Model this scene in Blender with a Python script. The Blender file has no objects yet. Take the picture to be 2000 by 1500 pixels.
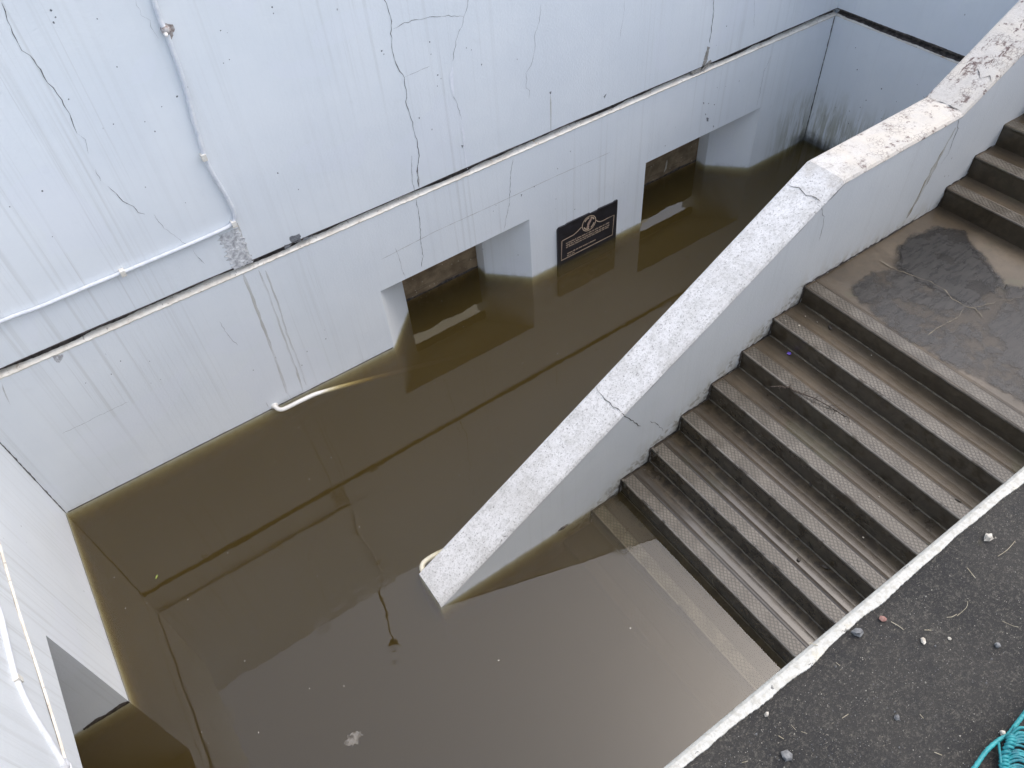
import bpy, math, random
from mathutils import Matrix, Vector
random.seed(7)
sc = bpy.context.scene
# ------------------------------------------------------------------ camera
cam = bpy.data.cameras.new('camera'); co = bpy.data.objects.new('camera', cam); sc.collection.objects.link(co)
R3 = ((0.8212119, -0.5675385, -0.0592547), (-0.4587914, -0.5949544, -0.6599543), (0.3392957, 0.5691479, -0.7489654))
m = Matrix(((R3[0][0], -R3[1][0], -R3[2][0]), (R3[0][1], -R3[1][1], -R3[2][1]), (R3[0][2], -R3[1][2], -R3[2][2])))
co.matrix_world = Matrix.Translation((1.33697, -4.85187, 5.0)) @ m.to_4x4()
cam.sensor_width = 36; cam.lens = 1485.5 / 2000 * 36; cam.clip_start = 0.02; cam.clip_end = 500
sc.camera = co
# ------------------------------------------------------------------ light
SUN_EL, SUN_AZ = math.radians(62), math.radians(100)      # azimuth from +Y towards +X
w = bpy.data.worlds.new('World'); sc.world = w; w.use_nodes = True
wt = w.node_tree; bg = wt.nodes['Background']
sky = wt.nodes.new('ShaderNodeTexSky'); sky.sky_type = 'NISHITA'; sky.sun_disc = False
sky.sun_elevation = SUN_EL; sky.sun_rotation = SUN_AZ
sky.air_density = 1.0; sky.dust_density = 4.0; sky.ozone_density = 1.0
hs = wt.nodes.new('ShaderNodeHueSaturation'); hs.inputs['Saturation'].default_value = 0.78
wt.links.new(sky.outputs[0], hs.inputs['Color']); wt.links.new(hs.outputs[0], bg.inputs[0]); bg.inputs[1].default_value = 0.15
sl = bpy.data.lights.new('sun', 'SUN'); so = bpy.data.objects.new('sun', sl); sc.collection.objects.link(so)
sl.energy = 0.66; sl.angle = math.radians(150); sl.color = (0.95, 0.98, 1.0)
sd = Vector((math.sin(SUN_AZ) * math.cos(SUN_EL), math.cos(SUN_AZ) * math.cos(SUN_EL), math.sin(SUN_EL)))
so.rotation_euler = sd.to_track_quat('Z', 'Y').to_euler(); so.location = sd * 30
sc.view_settings.view_transform = 'Standard'; sc.view_settings.look = 'None'; sc.view_settings.gamma = 1
sc.view_settings.exposure = 0.98
sc.cycles.use_denoising = True
sc.cycles.max_bounces = 10; sc.cycles.diffuse_bounces = 5; sc.cycles.glossy_bounces = 4; sc.cycles.volume_bounces = 3
sc.cycles.transparent_max_bounces = 12; sc.cycles.sample_clamp_indirect = 6
# ------------------------------------------------------------------ measurements (metres; water level z = 0)
YP, YN, ZD, H, U = -2.466, -2.155, 3.37, 1.425, 0.004
XR, XS, ZS, T, RI, ZL, XL = 8.508, 5.329, 1.171, 0.2805, 0.1706, 1.155, 6.885
YD = -4.617
D = {'crack_up': [(6,[(1.408,3.529),(1.399,3.488),(1.388,3.445),(1.39,3.351),(1.385,3.292),(1.41,3.254),(1.423,3.173),(1.416,3.132),(1.43,3.062),(1.441,2.988),(1.443,2.903),(1.439,2.83),(1.429,2.785)]),(2,[(1.429,2.785),(1.451,2.736),(1.431,2.649)]),(2.5,[(1.425,2.546),(1.419,2.458)]),(6,[(1.442,2.418),(1.46,2.353),(1.479,2.287),(1.527,2.23),(1.531,2.177),(1.563,2.15)]),(2.5,[(1.612,2.127),(1.624,2.031),(1.668,1.924),(1.721,1.81)]),(3,[(1.742,1.768),(1.748,1.706),(1.773,1.623)]),(7,[(3.52,2.983),(3.514,2.958),(3.537,2.882),(3.542,2.81),(3.523,2.736),(3.503,2.619),(3.522,2.525),(3.561,2.407),(3.561,2.318),(3.54,2.202),(3.566,2.082),(3.568,1.971),(3.582,1.874),(3.573,1.771),(3.537,1.671)]),(14,[(3.547,1.699),(3.533,1.621),(3.522,1.502)]),(5,[(3.513,1.795),(3.488,1.659),(3.479,1.531),(3.489,1.454)]),(4,[(4.164,2.799),(4.158,2.78),(4.122,2.705),(4.097,2.673),(4.085,2.615),(4.048,2.597),(4.021,2.531),(3.988,2.447),(3.972,2.399)]),(3,[(3.937,2.147),(3.972,2.03),(3.99,1.916)]),(4,[(3.541,2.762),(3.635,2.773),(3.748,2.767),(3.861,2.749),(3.93,2.739),(4.102,2.683)]),(2.5,[(4.782,2.581),(4.767,2.452),(4.721,2.384),(4.716,2.274),(4.685,2.157),(4.622,2.09),(4.615,1.972),(4.649,1.93),(4.635,1.864)]),(2,[(5.618,2.375),(5.612,2.222),(5.583,2.066)]),(9,[(6.659,2.114),(6.664,2.086),(6.682,1.956),(6.684,1.846),(6.686,1.695)]),(2.5,[(7.212,1.934),(7.269,1.654)]),(2,[(2.032,3.369),(2.026,3.287),(2.057,3.25),(2.057,3.186),(2.069,3.144)]),(2,[(3.567,2.413),(3.673,2.415),(3.783,2.425)])],'crack_low': [(5,[(3.483,1.404),(3.48,1.361),(3.485,1.252),(3.47,1.135),(3.458,1.007),(3.449,0.839),(3.416,0.736)]),(4,[(4.441,1.393),(4.41,1.274),(4.389,1.138),(4.372,0.979),(4.328,0.844),(4.288,0.703)]),(3,[(7.602,1.29),(7.54,1.14),(7.542,0.908),(7.531,0.775)]),(2.5,[(3.216,1.046),(3.234,0.91),(3.23,0.811),(3.248,0.692)]),(2,[(0.348,0.759),(0.494,0.762),(0.659,0.766),(0.848,0.766)]),(2.5,[(1.693,1.101),(1.697,0.999),(1.712,0.912),(1.738,0.815)]),(3,[(1.75,0.098),(1.753,0.004)])],'seam': [(3.069,0.996),(3.604,1.028),(4.184,1.027),(4.916,1.03),(5.531,1.021)],'filler': [(22,[(3.966,2.358),(3.943,2.287),(3.945,2.206),(3.939,2.13)]),(14,[(3.988,1.895),(3.99,1.796),(3.982,1.624),(3.989,1.478)]),(12,[(4.778,2.476),(4.762,2.431)])],'spall': [[(6.664,1.674),(6.694,1.655),(6.684,1.531),(6.658,1.49),(6.612,1.455),(6.635,1.547)],[(6.489,1.486),(6.632,1.489),(6.731,1.526),(6.751,1.49),(6.652,1.452),(6.508,1.45)]],'flake': [[(2.408,1.55),(2.448,1.545),(2.486,1.545),(2.491,1.519),(2.483,1.479),(2.451,1.485),(2.433,1.48),(2.412,1.495),(2.405,1.527)],[(2.352,1.505),(2.408,1.482),(2.385,1.474),(2.37,1.467),(2.344,1.466)],[(2.498,1.501),(2.537,1.487),(2.561,1.48),(2.54,1.466),(2.502,1.47)],[(2.569,1.495),(2.588,1.471),(2.567,1.472)],[(3.956,1.712),(3.98,1.699),(3.964,1.683)],[(4.843,1.857),(4.865,1.853),(4.857,1.834),(4.846,1.834)],[(5.1,1.49),(5.126,1.477),(5.11,1.469)],[(5.427,1.608),(5.463,1.626),(5.444,1.589)]],'flake_low': [[(0.608,1.424),(0.634,1.416),(0.674,1.399),(0.654,1.372),(0.616,1.343),(0.604,1.364)],[(4.496,1.007),(4.515,1.0),(4.502,0.981)],[(4.64,1.029),(4.652,1.028),(4.647,1.015)],[(6.783,0.914),(6.816,0.896),(6.818,0.855),(6.791,0.87)],[(6.749,0.965),(6.77,0.96),(6.769,0.939)],[(6.892,0.784),(6.914,0.77),(6.907,0.754)],[(6.7,1.107),(6.721,1.096),(6.717,1.078)],[(6.773,1.077),(6.793,1.063),(6.782,1.057)],[(6.86,1.031),(6.879,1.021),(6.868,1.013)]],'peel': [(2.006,1.778),(2.05,1.793),(2.087,1.743),(2.087,1.651),(2.066,1.544),(2.034,1.473),(1.991,1.466),(1.936,1.481),(1.947,1.547),(1.969,1.64),(1.977,1.706)],'rust_low': [(26,[(1.992,1.429),(1.983,1.082),(1.968,0.633),(1.944,0.103),(1.953,0.006)]),(20,[(2.106,1.389),(2.106,1.065),(2.095,0.674),(2.09,0.302),(2.073,0.011)]),(16,[(2.152,1.364),(2.147,0.987),(2.129,0.712),(2.13,0.405),(2.12,0.068)]),(10,[(0.265,1.397),(0.225,1.267),(0.213,1.194)])],'rust_up': [(26,[(2.09,1.831),(2.08,1.678),(2.082,1.497),(2.087,1.426)]),(14,[(4.853,1.828),(4.855,1.689),(4.849,1.467)]),(12,[(3.545,1.663),(3.537,1.563),(3.524,1.458)])],'conduit': [(2.131,3.417),(2.121,3.351),(2.111,3.228),(2.121,3.187),(2.115,3.112),(2.112,2.997),(2.1,2.822),(2.078,2.65),(2.066,2.531),(2.053,2.369),(2.064,2.229),(2.086,2.078),(2.096,1.961),(2.087,1.891),(2.068,1.861),(2.027,1.841),(1.957,1.835),(1.768,1.829),(1.512,1.825),(1.266,1.824),(0.995,1.824),(0.731,1.82),(0.484,1.83),(0.3,1.829)],'clamp': [(2.064,1.849),(1.266,1.824),(2.046,2.387)],'jbox': [(2.121,3.183)],'lconduit': [(-1.566,1.585),(-1.815,1.571),(-1.945,1.551),(-2.183,1.556),(-2.326,1.546),(-2.471,1.476),(-2.578,1.374),(-2.706,1.265),(-2.812,1.194)],'lclamp': [(-2.326,1.546)],'lledge': [(-0.681,1.472),(-1.271,1.338),(-1.569,1.33),(-1.765,1.315),(-1.949,1.293),(-2.164,1.259),(-2.316,1.233),(-2.494,1.227),(-2.68,1.191)],'plaque': [(4.891,0.461),(5.641,0.443),(5.625,-0.001),(4.871,0.014)],'pl_border': ([(4.936,0.279),(5.079,0.284),(5.13,0.303),(5.159,0.321),(5.181,0.332)],[(5.366,0.329),(5.383,0.307),(5.417,0.286),(5.457,0.28),(5.503,0.283),(5.6,0.282),(5.589,0.039),(4.926,0.038),(4.936,0.279)]),'pl_emb': ([(5.272,0.33)],[(5.184,0.34),(5.363,0.33),(5.302,0.413),(5.241,0.241)]),'pl_rows': [[(4.986,0.222),(5.539,0.219)],[(4.986,0.197),(5.541,0.189)],[(4.986,0.171),(5.532,0.168)],[(5.001,0.088),(5.367,0.086)],[(4.998,0.061),(5.092,0.062)]],'fleck': [(0.31,-1.173),(0.565,-1.325),(0.736,-2.003),(0.335,-2.279),(0.347,-2.371),(0.636,-2.499),(1.254,-0.96),(0.606,-0.511),(0.169,-0.819),(0.169,-1.118),(3.062,-0.628),(3.822,-0.905),(3.672,0.259),(5.444,-0.294),(4.727,-0.303),(3.836,-0.673),(4.822,-0.843),(3.648,-0.176),(3.489,0.394),(4.137,-1.005),(0.728,-0.268),(1.723,-0.893),(1.565,-0.559),(1.961,-0.806),(1.873,-0.343),(1.85,-1.535),(2.717,-1.592),(2.199,-1.343),(2.985,-3.358),(2.989,-3.401),(2.987,-3.526),(2.137,-3.015),(1.404,-1.124),(1.022,-2.437),(1.215,-2.556),(1.411,-1.719),(0.939,-1.137),(5.179,-1.413),(5.756,-1.499)],'foam': [(1.116,-2.889)],'floatleaf': [(0.432,-1.008)],'ring': [(1.429,-1.983),(1.619,-2.036),(1.777,-2.029),(3.339,-2.851),(1.585,-2.572),(1.279,-2.09),(0.475,-2.283)],'stone': [(2.682,-4.686),(2.258,-4.66),(2.328,-4.672),(2.356,-4.752),(2.469,-4.848),(1.977,-4.666),(2.181,-4.82),(1.949,-4.743),(2.319,-4.957),(2.404,-4.781)],'straw': [[(2.658,-4.727),(2.688,-4.73),(2.724,-4.727)],[(2.44,-4.749),(2.449,-4.755),(2.463,-4.757)],[(2.526,-4.822),(2.533,-4.841),(2.541,-4.85)],[(2.378,-4.739),(2.388,-4.748)],[(2.337,-4.686),(2.341,-4.702),(2.343,-4.713)],[(2.001,-4.708),(2.0,-4.72)],[(2.007,-4.728),(2.013,-4.738)],[(2.46,-4.76),(2.492,-4.76),(2.508,-4.753)],[(2.578,-4.704),(2.569,-4.73)],[(1.87,-4.701),(1.881,-4.706)],[(2.172,-4.676),(2.172,-4.686)],[(2.092,-4.758),(2.108,-4.76)],[(2.184,-4.902),(2.19,-4.914)],[(2.16,-4.615),(2.169,-4.63)],[(2.222,-4.842),(2.22,-4.851)],[(1.965,-4.708),(1.968,-4.718)]],'twig': [(4.66,-2.836),(4.709,-2.88),(4.729,-2.903),(4.766,-2.911),(4.767,-2.951),(4.784,-3.017),(4.809,-3.095),(4.838,-3.201),(4.854,-3.25),(4.86,-3.311),(4.857,-3.346),(4.828,-3.379)],'petal': [(5.016,-2.689)],'leafs': [(1,(5.295,-2.774)),(5,(4.184,-3.89)),(5,(4.198,-3.636)),(5,(4.088,-3.748)),(2,(4.875,-4.17)),(3,(4.719,-2.933)),(4,(4.494,-3.444)),(6,(4.332,-3.885))],'twigs2': [(5,[(4.549,-3.399),(4.435,-3.489)]),(3,[(5.097,-3.905),(5.162,-3.913),(5.211,-3.939)]),(6,[(4.06,-3.645),(4.095,-3.681)]),(3,[(4.935,-2.421),(5.053,-2.387),(5.131,-2.42)]),(4,[(4.681,-2.4),(4.838,-2.365),(4.912,-2.374)]),(5,[(4.479,-2.405),(4.59,-2.398),(4.586,-2.441)])],'mote': [(1,(5.245,-2.591)),(1,(5.265,-2.683)),(1,(5.098,-2.538)),(1,(5.136,-2.629)),(1,(5.297,-3.132)),(4,(4.703,-2.878)),(4,(4.704,-2.902)),(3,(5.083,-2.842)),(4,(4.764,-3.139)),(6,(4.21,-3.932)),(3,(4.648,-3.825)),(3,(4.324,-3.96))],'lcrack': [(14,[(5.979,-2.606),(5.988,-2.772),(6.029,-2.895),(6.066,-2.988),(6.061,-3.109),(6.026,-3.19),(6.027,-3.274),(6.052,-3.341),(6.015,-3.427)]),(10,[(6.024,-3.284),(5.914,-3.324),(5.838,-3.322),(5.778,-3.308),(5.655,-3.312),(5.581,-3.31)]),(7,[(6.032,-3.313),(6.087,-3.345),(6.195,-3.383),(6.275,-3.399),(6.319,-3.438),(6.413,-3.473)])],'wet': [[(5.593,-2.737),(5.819,-2.715),(5.922,-2.745),(5.985,-2.821),(6.076,-2.737),(6.253,-2.636),(6.405,-2.618),(6.623,-2.666),(6.65,-2.817),(6.599,-2.943),(6.531,-3.076),(6.44,-3.236),(6.366,-3.326),(6.456,-3.446),(6.742,-3.552),(6.33,-3.917),(5.613,-4.329),(5.577,-4.125),(5.592,-3.95),(5.543,-3.658),(5.515,-3.493),(5.505,-3.337),(5.498,-3.201),(5.501,-3.068),(5.538,-2.935),(5.531,-2.834)]],'pcrack_side': [(6,[(3.596,0.985),(3.668,0.865),(3.742,0.751),(3.795,0.687)]),(4,[(3.882,0.679),(3.966,0.579),(4.032,0.442)]),(5,[(6.617,2.021),(6.665,1.924),(6.68,1.718),(6.635,1.65)]),(3,[(5.238,1.919),(5.315,1.759),(5.335,1.577)])],'wetcore': [(6.067,-2.757),(6.256,-2.638),(6.392,-2.628),(6.615,-2.67),(6.721,-2.773),(6.591,-2.948),(6.492,-3.098),(6.423,-3.226),(6.311,-3.279),(6.084,-3.272),(6.067,-3.121),(6.032,-2.936)],'pcrack_top': [[(3.614,-2.171),(3.599,-2.251),(3.598,-2.336),(3.603,-2.412),(3.608,-2.453)],[(5.233,-2.179),(5.25,-2.259),(5.237,-2.338),(5.246,-2.401),(5.243,-2.455)]],'grime': None,'debris': [(3.089,-2.457),(3.141,-2.446),(3.105,-2.474)],'net': [(2.18,-4.966),(2.219,-4.961),(2.258,-4.957),(2.296,-4.959),(2.322,-4.964),(2.349,-4.962),(2.375,-4.959),(2.392,-4.957),(2.44,-4.949)],'netknot': [(2.219,-5.01),(2.242,-4.999),(2.26,-4.991),(2.274,-4.984),(2.292,-4.977),(2.307,-4.973),(2.318,-4.968)],'netend': [(2.283,-5.05),(2.295,-5.043),(2.311,-5.033),(2.324,-5.025),(2.341,-5.015),(2.354,-5.003),(2.367,-4.994)],'gatemark': [(6.752,0.048),(6.776,0.088),(6.78,0.197)],'specks_up': [(1.607,3.434),(1.612,3.397),(1.591,3.376),(1.803,3.333),(1.791,3.065),(1.477,2.979),(1.635,2.766),(2.375,2.899),(2.417,2.908),(2.423,3.084),(2.457,3.061),(2.766,3.086),(2.769,3.122),(2.478,2.074),(1.826,2.121),(1.015,2.234),(1.104,2.529),(1.805,2.719),(2.04,2.799),(1.932,2.771),(1.836,2.641),(2.117,2.831),(2.584,1.893),(0.906,2.507),(3.429,2.643),(3.44,2.618),(3.806,2.592),(3.803,2.503),(3.629,2.07),(3.834,2.338),(3.856,2.303),(4.14,2.429),(4.216,2.292),(3.818,2.257),(6.882,1.792),(6.781,1.646),(9.173,1.287),(9.808,1.003)],'specks_low': [(0.953,1.147),(1.12,0.829),(1.048,0.838),(0.679,1.094),(0.852,1.072),(1.121,1.033),(0.897,1.255),(2.433,0.56),(2.417,0.463),(6.996,1.169),(7.183,1.161),(7.285,0.964),(6.876,1.199),(4.196,0.965),(4.229,1.013),(4.88,0.677),(5.11,0.566),(4.887,0.785)]}
# ------------------------------------------------------------------ node helpers
class G:
    def __init__(s, name):
        s.m = bpy.data.materials.new(name); s.m.use_nodes = True; s.t = s.m.node_tree; s.t.nodes.clear()
        s.out = s.n('ShaderNodeOutputMaterial'); s.pos = s.n('ShaderNodeNewGeometry').outputs['Position']
        s.sx = s.n('ShaderNodeSeparateXYZ'); s.lk(s.pos, s.sx.inputs[0]); s.X, s.Y, s.Z = s.sx.outputs
    def n(s, t): return s.t.nodes.new(t)
    def lk(s, a, b): s.t.links.new(a, b)
    def put(s, v, sock):
        if hasattr(v, 'links'): s.lk(v, sock)
        elif isinstance(v, (tuple, list)) and len(v) == 3 and sock.type == 'RGBA': sock.default_value = (*v, 1)
        else: sock.default_value = v
    def mt(s, op, a, b=0.0, c=None, clamp=False):
        k = s.n('ShaderNodeMath'); k.operation = op; k.use_clamp = clamp
        s.put(a, k.inputs[0]); s.put(b, k.inputs[1])
        if c is not None: s.put(c, k.inputs[2])
        return k.outputs[0]
    def ss(s, v, a, b):        # smoothstep from a to b (a may exceed b)
        k = s.n('ShaderNodeMapRange'); k.interpolation_type = 'SMOOTHSTEP'; inv = a > b
        s.put(v, k.inputs[0]); k.inputs[1].default_value = min(a, b); k.inputs[2].default_value = max(a, b)
        k.inputs[3].default_value = 1.0 if inv else 0.0; k.inputs[4].default_value = 0.0 if inv else 1.0
        return k.outputs[0]
    def noise(s, scale=1.0, det=4, rough=.55, vec=(1, 1, 1), dist=0.0, off=(0, 0, 0)):
        mp = s.n('ShaderNodeMapping'); s.lk(s.pos, mp.inputs[0]); mp.inputs['Scale'].default_value = vec; mp.inputs['Location'].default_value = off
        k = s.n('ShaderNodeTexNoise'); s.lk(mp.outputs[0], k.inputs['Vector']); k.inputs['Scale'].default_value = scale
        k.inputs['Detail'].default_value = det; k.inputs['Roughness'].default_value = rough; k.inputs['Distortion'].default_value = dist
        return k.outputs[0]
    def voro(s, scale, feature='F1', vec=(1, 1, 1), rnd=1.0):
        mp = s.n('ShaderNodeMapping'); s.lk(s.pos, mp.inputs[0]); mp.inputs['Scale'].default_value = vec
        k = s.n('ShaderNodeTexVoronoi'); k.feature = feature; s.lk(mp.outputs[0], k.inputs['Vector']); k.inputs['Scale'].default_value = scale
        k.inputs['Randomness'].default_value = rnd
        return k.outputs['Distance']
    def mix(s, f, a, b):
        k = s.n('ShaderNodeMix'); k.data_type = 'RGBA'; s.put(f, k.inputs[0]); s.put(a, k.inputs[6]); s.put(b, k.inputs[7]); return k.outputs[2]
    def bump(s, h, st=.3, d=.01):
        k = s.n('ShaderNodeBump'); s.put(h, k.inputs['Height']); k.inputs['Strength'].default_value = st; k.inputs['Distance'].default_value = d; return k.outputs[0]
    def pr(s, col, rough=.6, norm=None, metal=0.0, spec=None):
        k = s.n('ShaderNodeBsdfPrincipled'); s.put(col, k.inputs['Base Color']); s.put(rough, k.inputs['Roughness']); s.put(metal, k.inputs['Metallic'])
        if norm is not None: s.lk(norm, k.inputs['Normal'])
        if spec is not None: s.put(spec, k.inputs['Specular IOR Level'])
        s.lk(k.outputs[0], s.out.inputs['Surface']); return k

def wall_mat(name='white_wall_paint', sk=1.0, parapet=False):
    g = G(name)
    st = g.noise(1, 3, .6, (26, 26, .28)); st2 = g.noise(1, 4, .65, (70, 70, .7)); mo = g.noise(1.1, 5, .6); mo2 = g.noise(7, 4, .6)
    gate = g.ss(g.noise(.9, 2, .5, (1, 1, .35), 0, (4, 0, 2)), .42, .62)
    c = g.mix(g.ss(mo, .35, .7), (.715, .755, .79), (.765, .80, .825))
    c = g.mix(g.mt('MULTIPLY', g.ss(st, .5, .72), g.mt('MULTIPLY_ADD', gate, .34 * sk, .06 * sk)), c, (.50, .51, .50))
    c = g.mix(g.mt('MULTIPLY', g.ss(st2, .58, .76), g.mt('MULTIPLY_ADD', gate, .34 * sk, .04 * sk)), c, (.44, .44, .43))
    c = g.mix(g.mt('MULTIPLY', g.ss(mo2, .6, .8), .18), c, (.55, .57, .58))
    rep = g.ss(g.noise(1.3, 1, .4, (1, 1, 1.4), .6, (3, 1, 7)), .62, .635)            # repainted patches
    c = g.mix(g.mt('MULTIPLY', rep, .3), c, (.74, .77, .83))
    sp = g.mt('MULTIPLY', g.ss(g.voro(9, vec=(1, 1, .7)), .06, .035), g.ss(g.noise(2.3, 2, .5, off=(9, 2, 1)), .55, .6))
    c = g.mix(g.mt('MULTIPLY', sp, .65), c, (.2, .2, .2))
    tide = g.mt('MULTIPLY', g.ss(g.Z, .05, .0), g.ss(g.noise(14, 4, .6), .45, .6))
    c = g.mix(g.mt('MULTIPLY', tide, .2), c, (.34, .33, .25))
    if parapet:                                                                     # splashed silt and rusty damp along the foot of the wall, above the steps
        base = g.mt('SUBTRACT', g.Z, g.mt('MINIMUM', g.mt('MULTIPLY_ADD', g.mt('SUBTRACT', g.X, XS), RI / T, ZS), ZL))
        dm = g.mt('MULTIPLY', g.ss(g.mt('MULTIPLY_ADD', g.noise(6, 4, .65), .35, base), .42, .02), g.ss(g.noise(1, 4, .6, (13, 13, 3)), .35, .62))
        c = g.mix(g.mt('MULTIPLY', dm, .55), c, (.46, .43, .33))
        c = g.mix(g.mt('MULTIPLY', g.mt('MULTIPLY', g.ss(base, .10, .0), g.ss(g.noise(22, 4, .6), .48, .6)), .6), c, (.22, .20, .15))
    # green algae and black runs in the far corner
    far = g.mt('MULTIPLY', g.ss(g.X, 7.7, 8.35), g.ss(g.mt('MULTIPLY_ADD', g.noise(3, 3), .7, g.Z), 1.15, .45))
    al = g.ss(g.noise(1, 5, .65, (17, 17, 1.6), 0, (2, 5, 1)), .40, .58)
    c = g.mix(g.mt('MULTIPLY', g.mt('MULTIPLY', far, al), .6), c, (.24, .23, .12))
    bl = g.ss(g.noise(1, 5, .7, (24, 24, 2.6), 0, (7, 1, 3)), .54, .62)
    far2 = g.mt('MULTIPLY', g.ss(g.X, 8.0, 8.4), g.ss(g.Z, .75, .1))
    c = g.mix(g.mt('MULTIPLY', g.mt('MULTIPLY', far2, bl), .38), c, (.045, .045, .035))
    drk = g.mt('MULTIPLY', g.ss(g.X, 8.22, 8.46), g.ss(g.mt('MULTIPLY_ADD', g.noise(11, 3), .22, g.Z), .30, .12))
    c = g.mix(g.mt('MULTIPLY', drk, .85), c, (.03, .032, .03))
    g.pr(c, .48, g.bump(g.mt('ADD', g.mt('MULTIPLY', mo2, .6), g.noise(60, 3, .6)), .25, .006))
    return g.m
def ledge_mat():
    g = G('worn_ledge_paint'); a = g.noise(9, 5, .65, (1, 1, 3)); b = g.noise(40, 4, .6)
    c = g.mix(g.ss(a, .4, .65), (.76, .74, .68), (.64, .60, .53))
    c = g.mix(g.mt('MULTIPLY', g.ss(g.noise(6, 3, .6, off=(5, 0, 0)), .66, .72), .7), c, (.45, .30, .16))
    c = g.mix(g.mt('MULTIPLY', g.ss(b, .62, .68), .6), c, (.15, .13, .12)); g.pr(c, .7, g.bump(b, .4, .006)); return g.m
def coping_mat():
    g = G('weathered_coping_paint'); a = g.noise(42, 6, .7); b = g.noise(8, 5, .6); v = g.voro(120)
    sh = g.n('ShaderNodeSeparateXYZ'); gm = g.n('ShaderNodeNewGeometry'); g.lk(gm.outputs['Normal'], sh.inputs[0])
    c = g.mix(g.ss(b, .4, .68), (.71, .71, .71), (.60, .60, .59))
    c = g.mix(g.mt('MULTIPLY', g.ss(a, .48, .62), g.mt('MULTIPLY_ADD', b, .6, .18)), c, (.38, .38, .37))
    c = g.mix(g.mt('MULTIPLY', g.ss(g.noise(85, 4, .75, off=(1, 1, 0)), .585, .62), .85), c, (.13, .125, .12))
    up = g.ss(g.mt('ADD', g.X, g.mt('MULTIPLY', b, .8)), 5.65, 6.1)                  # lichen and bare spots on the flat top and the upper flight
    c = g.mix(g.mt('MULTIPLY', up, .75), c, (.50, .47, .425))
    li = g.mt('MULTIPLY', up, g.ss(g.noise(9, 6, .72, off=(2, 8, 3)), .53, .62))
    c = g.mix(g.mt('MULTIPLY', up, g.mt('MULTIPLY', g.ss(g.noise(5, 4, .6, off=(4, 4, 4)), .42, .6), .5)), c, (.60, .555, .48))
    c = g.mix(g.mt('MULTIPLY', li, g.ss(g.noise(30, 4, .7, off=(7, 0, 0)), .42, .52)), c, (.15, .11, .10))
    big = g.mt('MULTIPLY', g.ss(g.X, 6.7, 6.95), g.ss(g.noise(7, 5, .7, (.8, 1.6, .8), .6, (2.2, 0, 0)), .585, .61))
    c = g.mix(g.mt('MULTIPLY', big, g.ss(g.noise(40, 3, .7), .40, .45)), c, (.13, .09, .085))
    sc1 = g.mt('MULTIPLY', g.ss(g.voro(38, 'DISTANCE_TO_EDGE', rnd=1.0), .10, .02), g.ss(g.noise(7, 4, .65, off=(5, 5, 1)), .50, .60))   # paint lifting in scales
    c = g.mix(g.mt('MULTIPLY', g.mt('MULTIPLY', sc1, g.mt('MULTIPLY_ADD', up, .8, .12)), .75), c, (.20, .17, .155))
    c = g.mix(g.mt('MULTIPLY', g.ss(g.noise(2.4, 4, .6, off=(0, 3, 9)), .45, .7), .4), c, (.44, .43, .405))
    g.pr(c, .75, g.bump(g.mt('ADD', a, g.noise(90, 4, .7)), .5, .006)); return g.m
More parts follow.
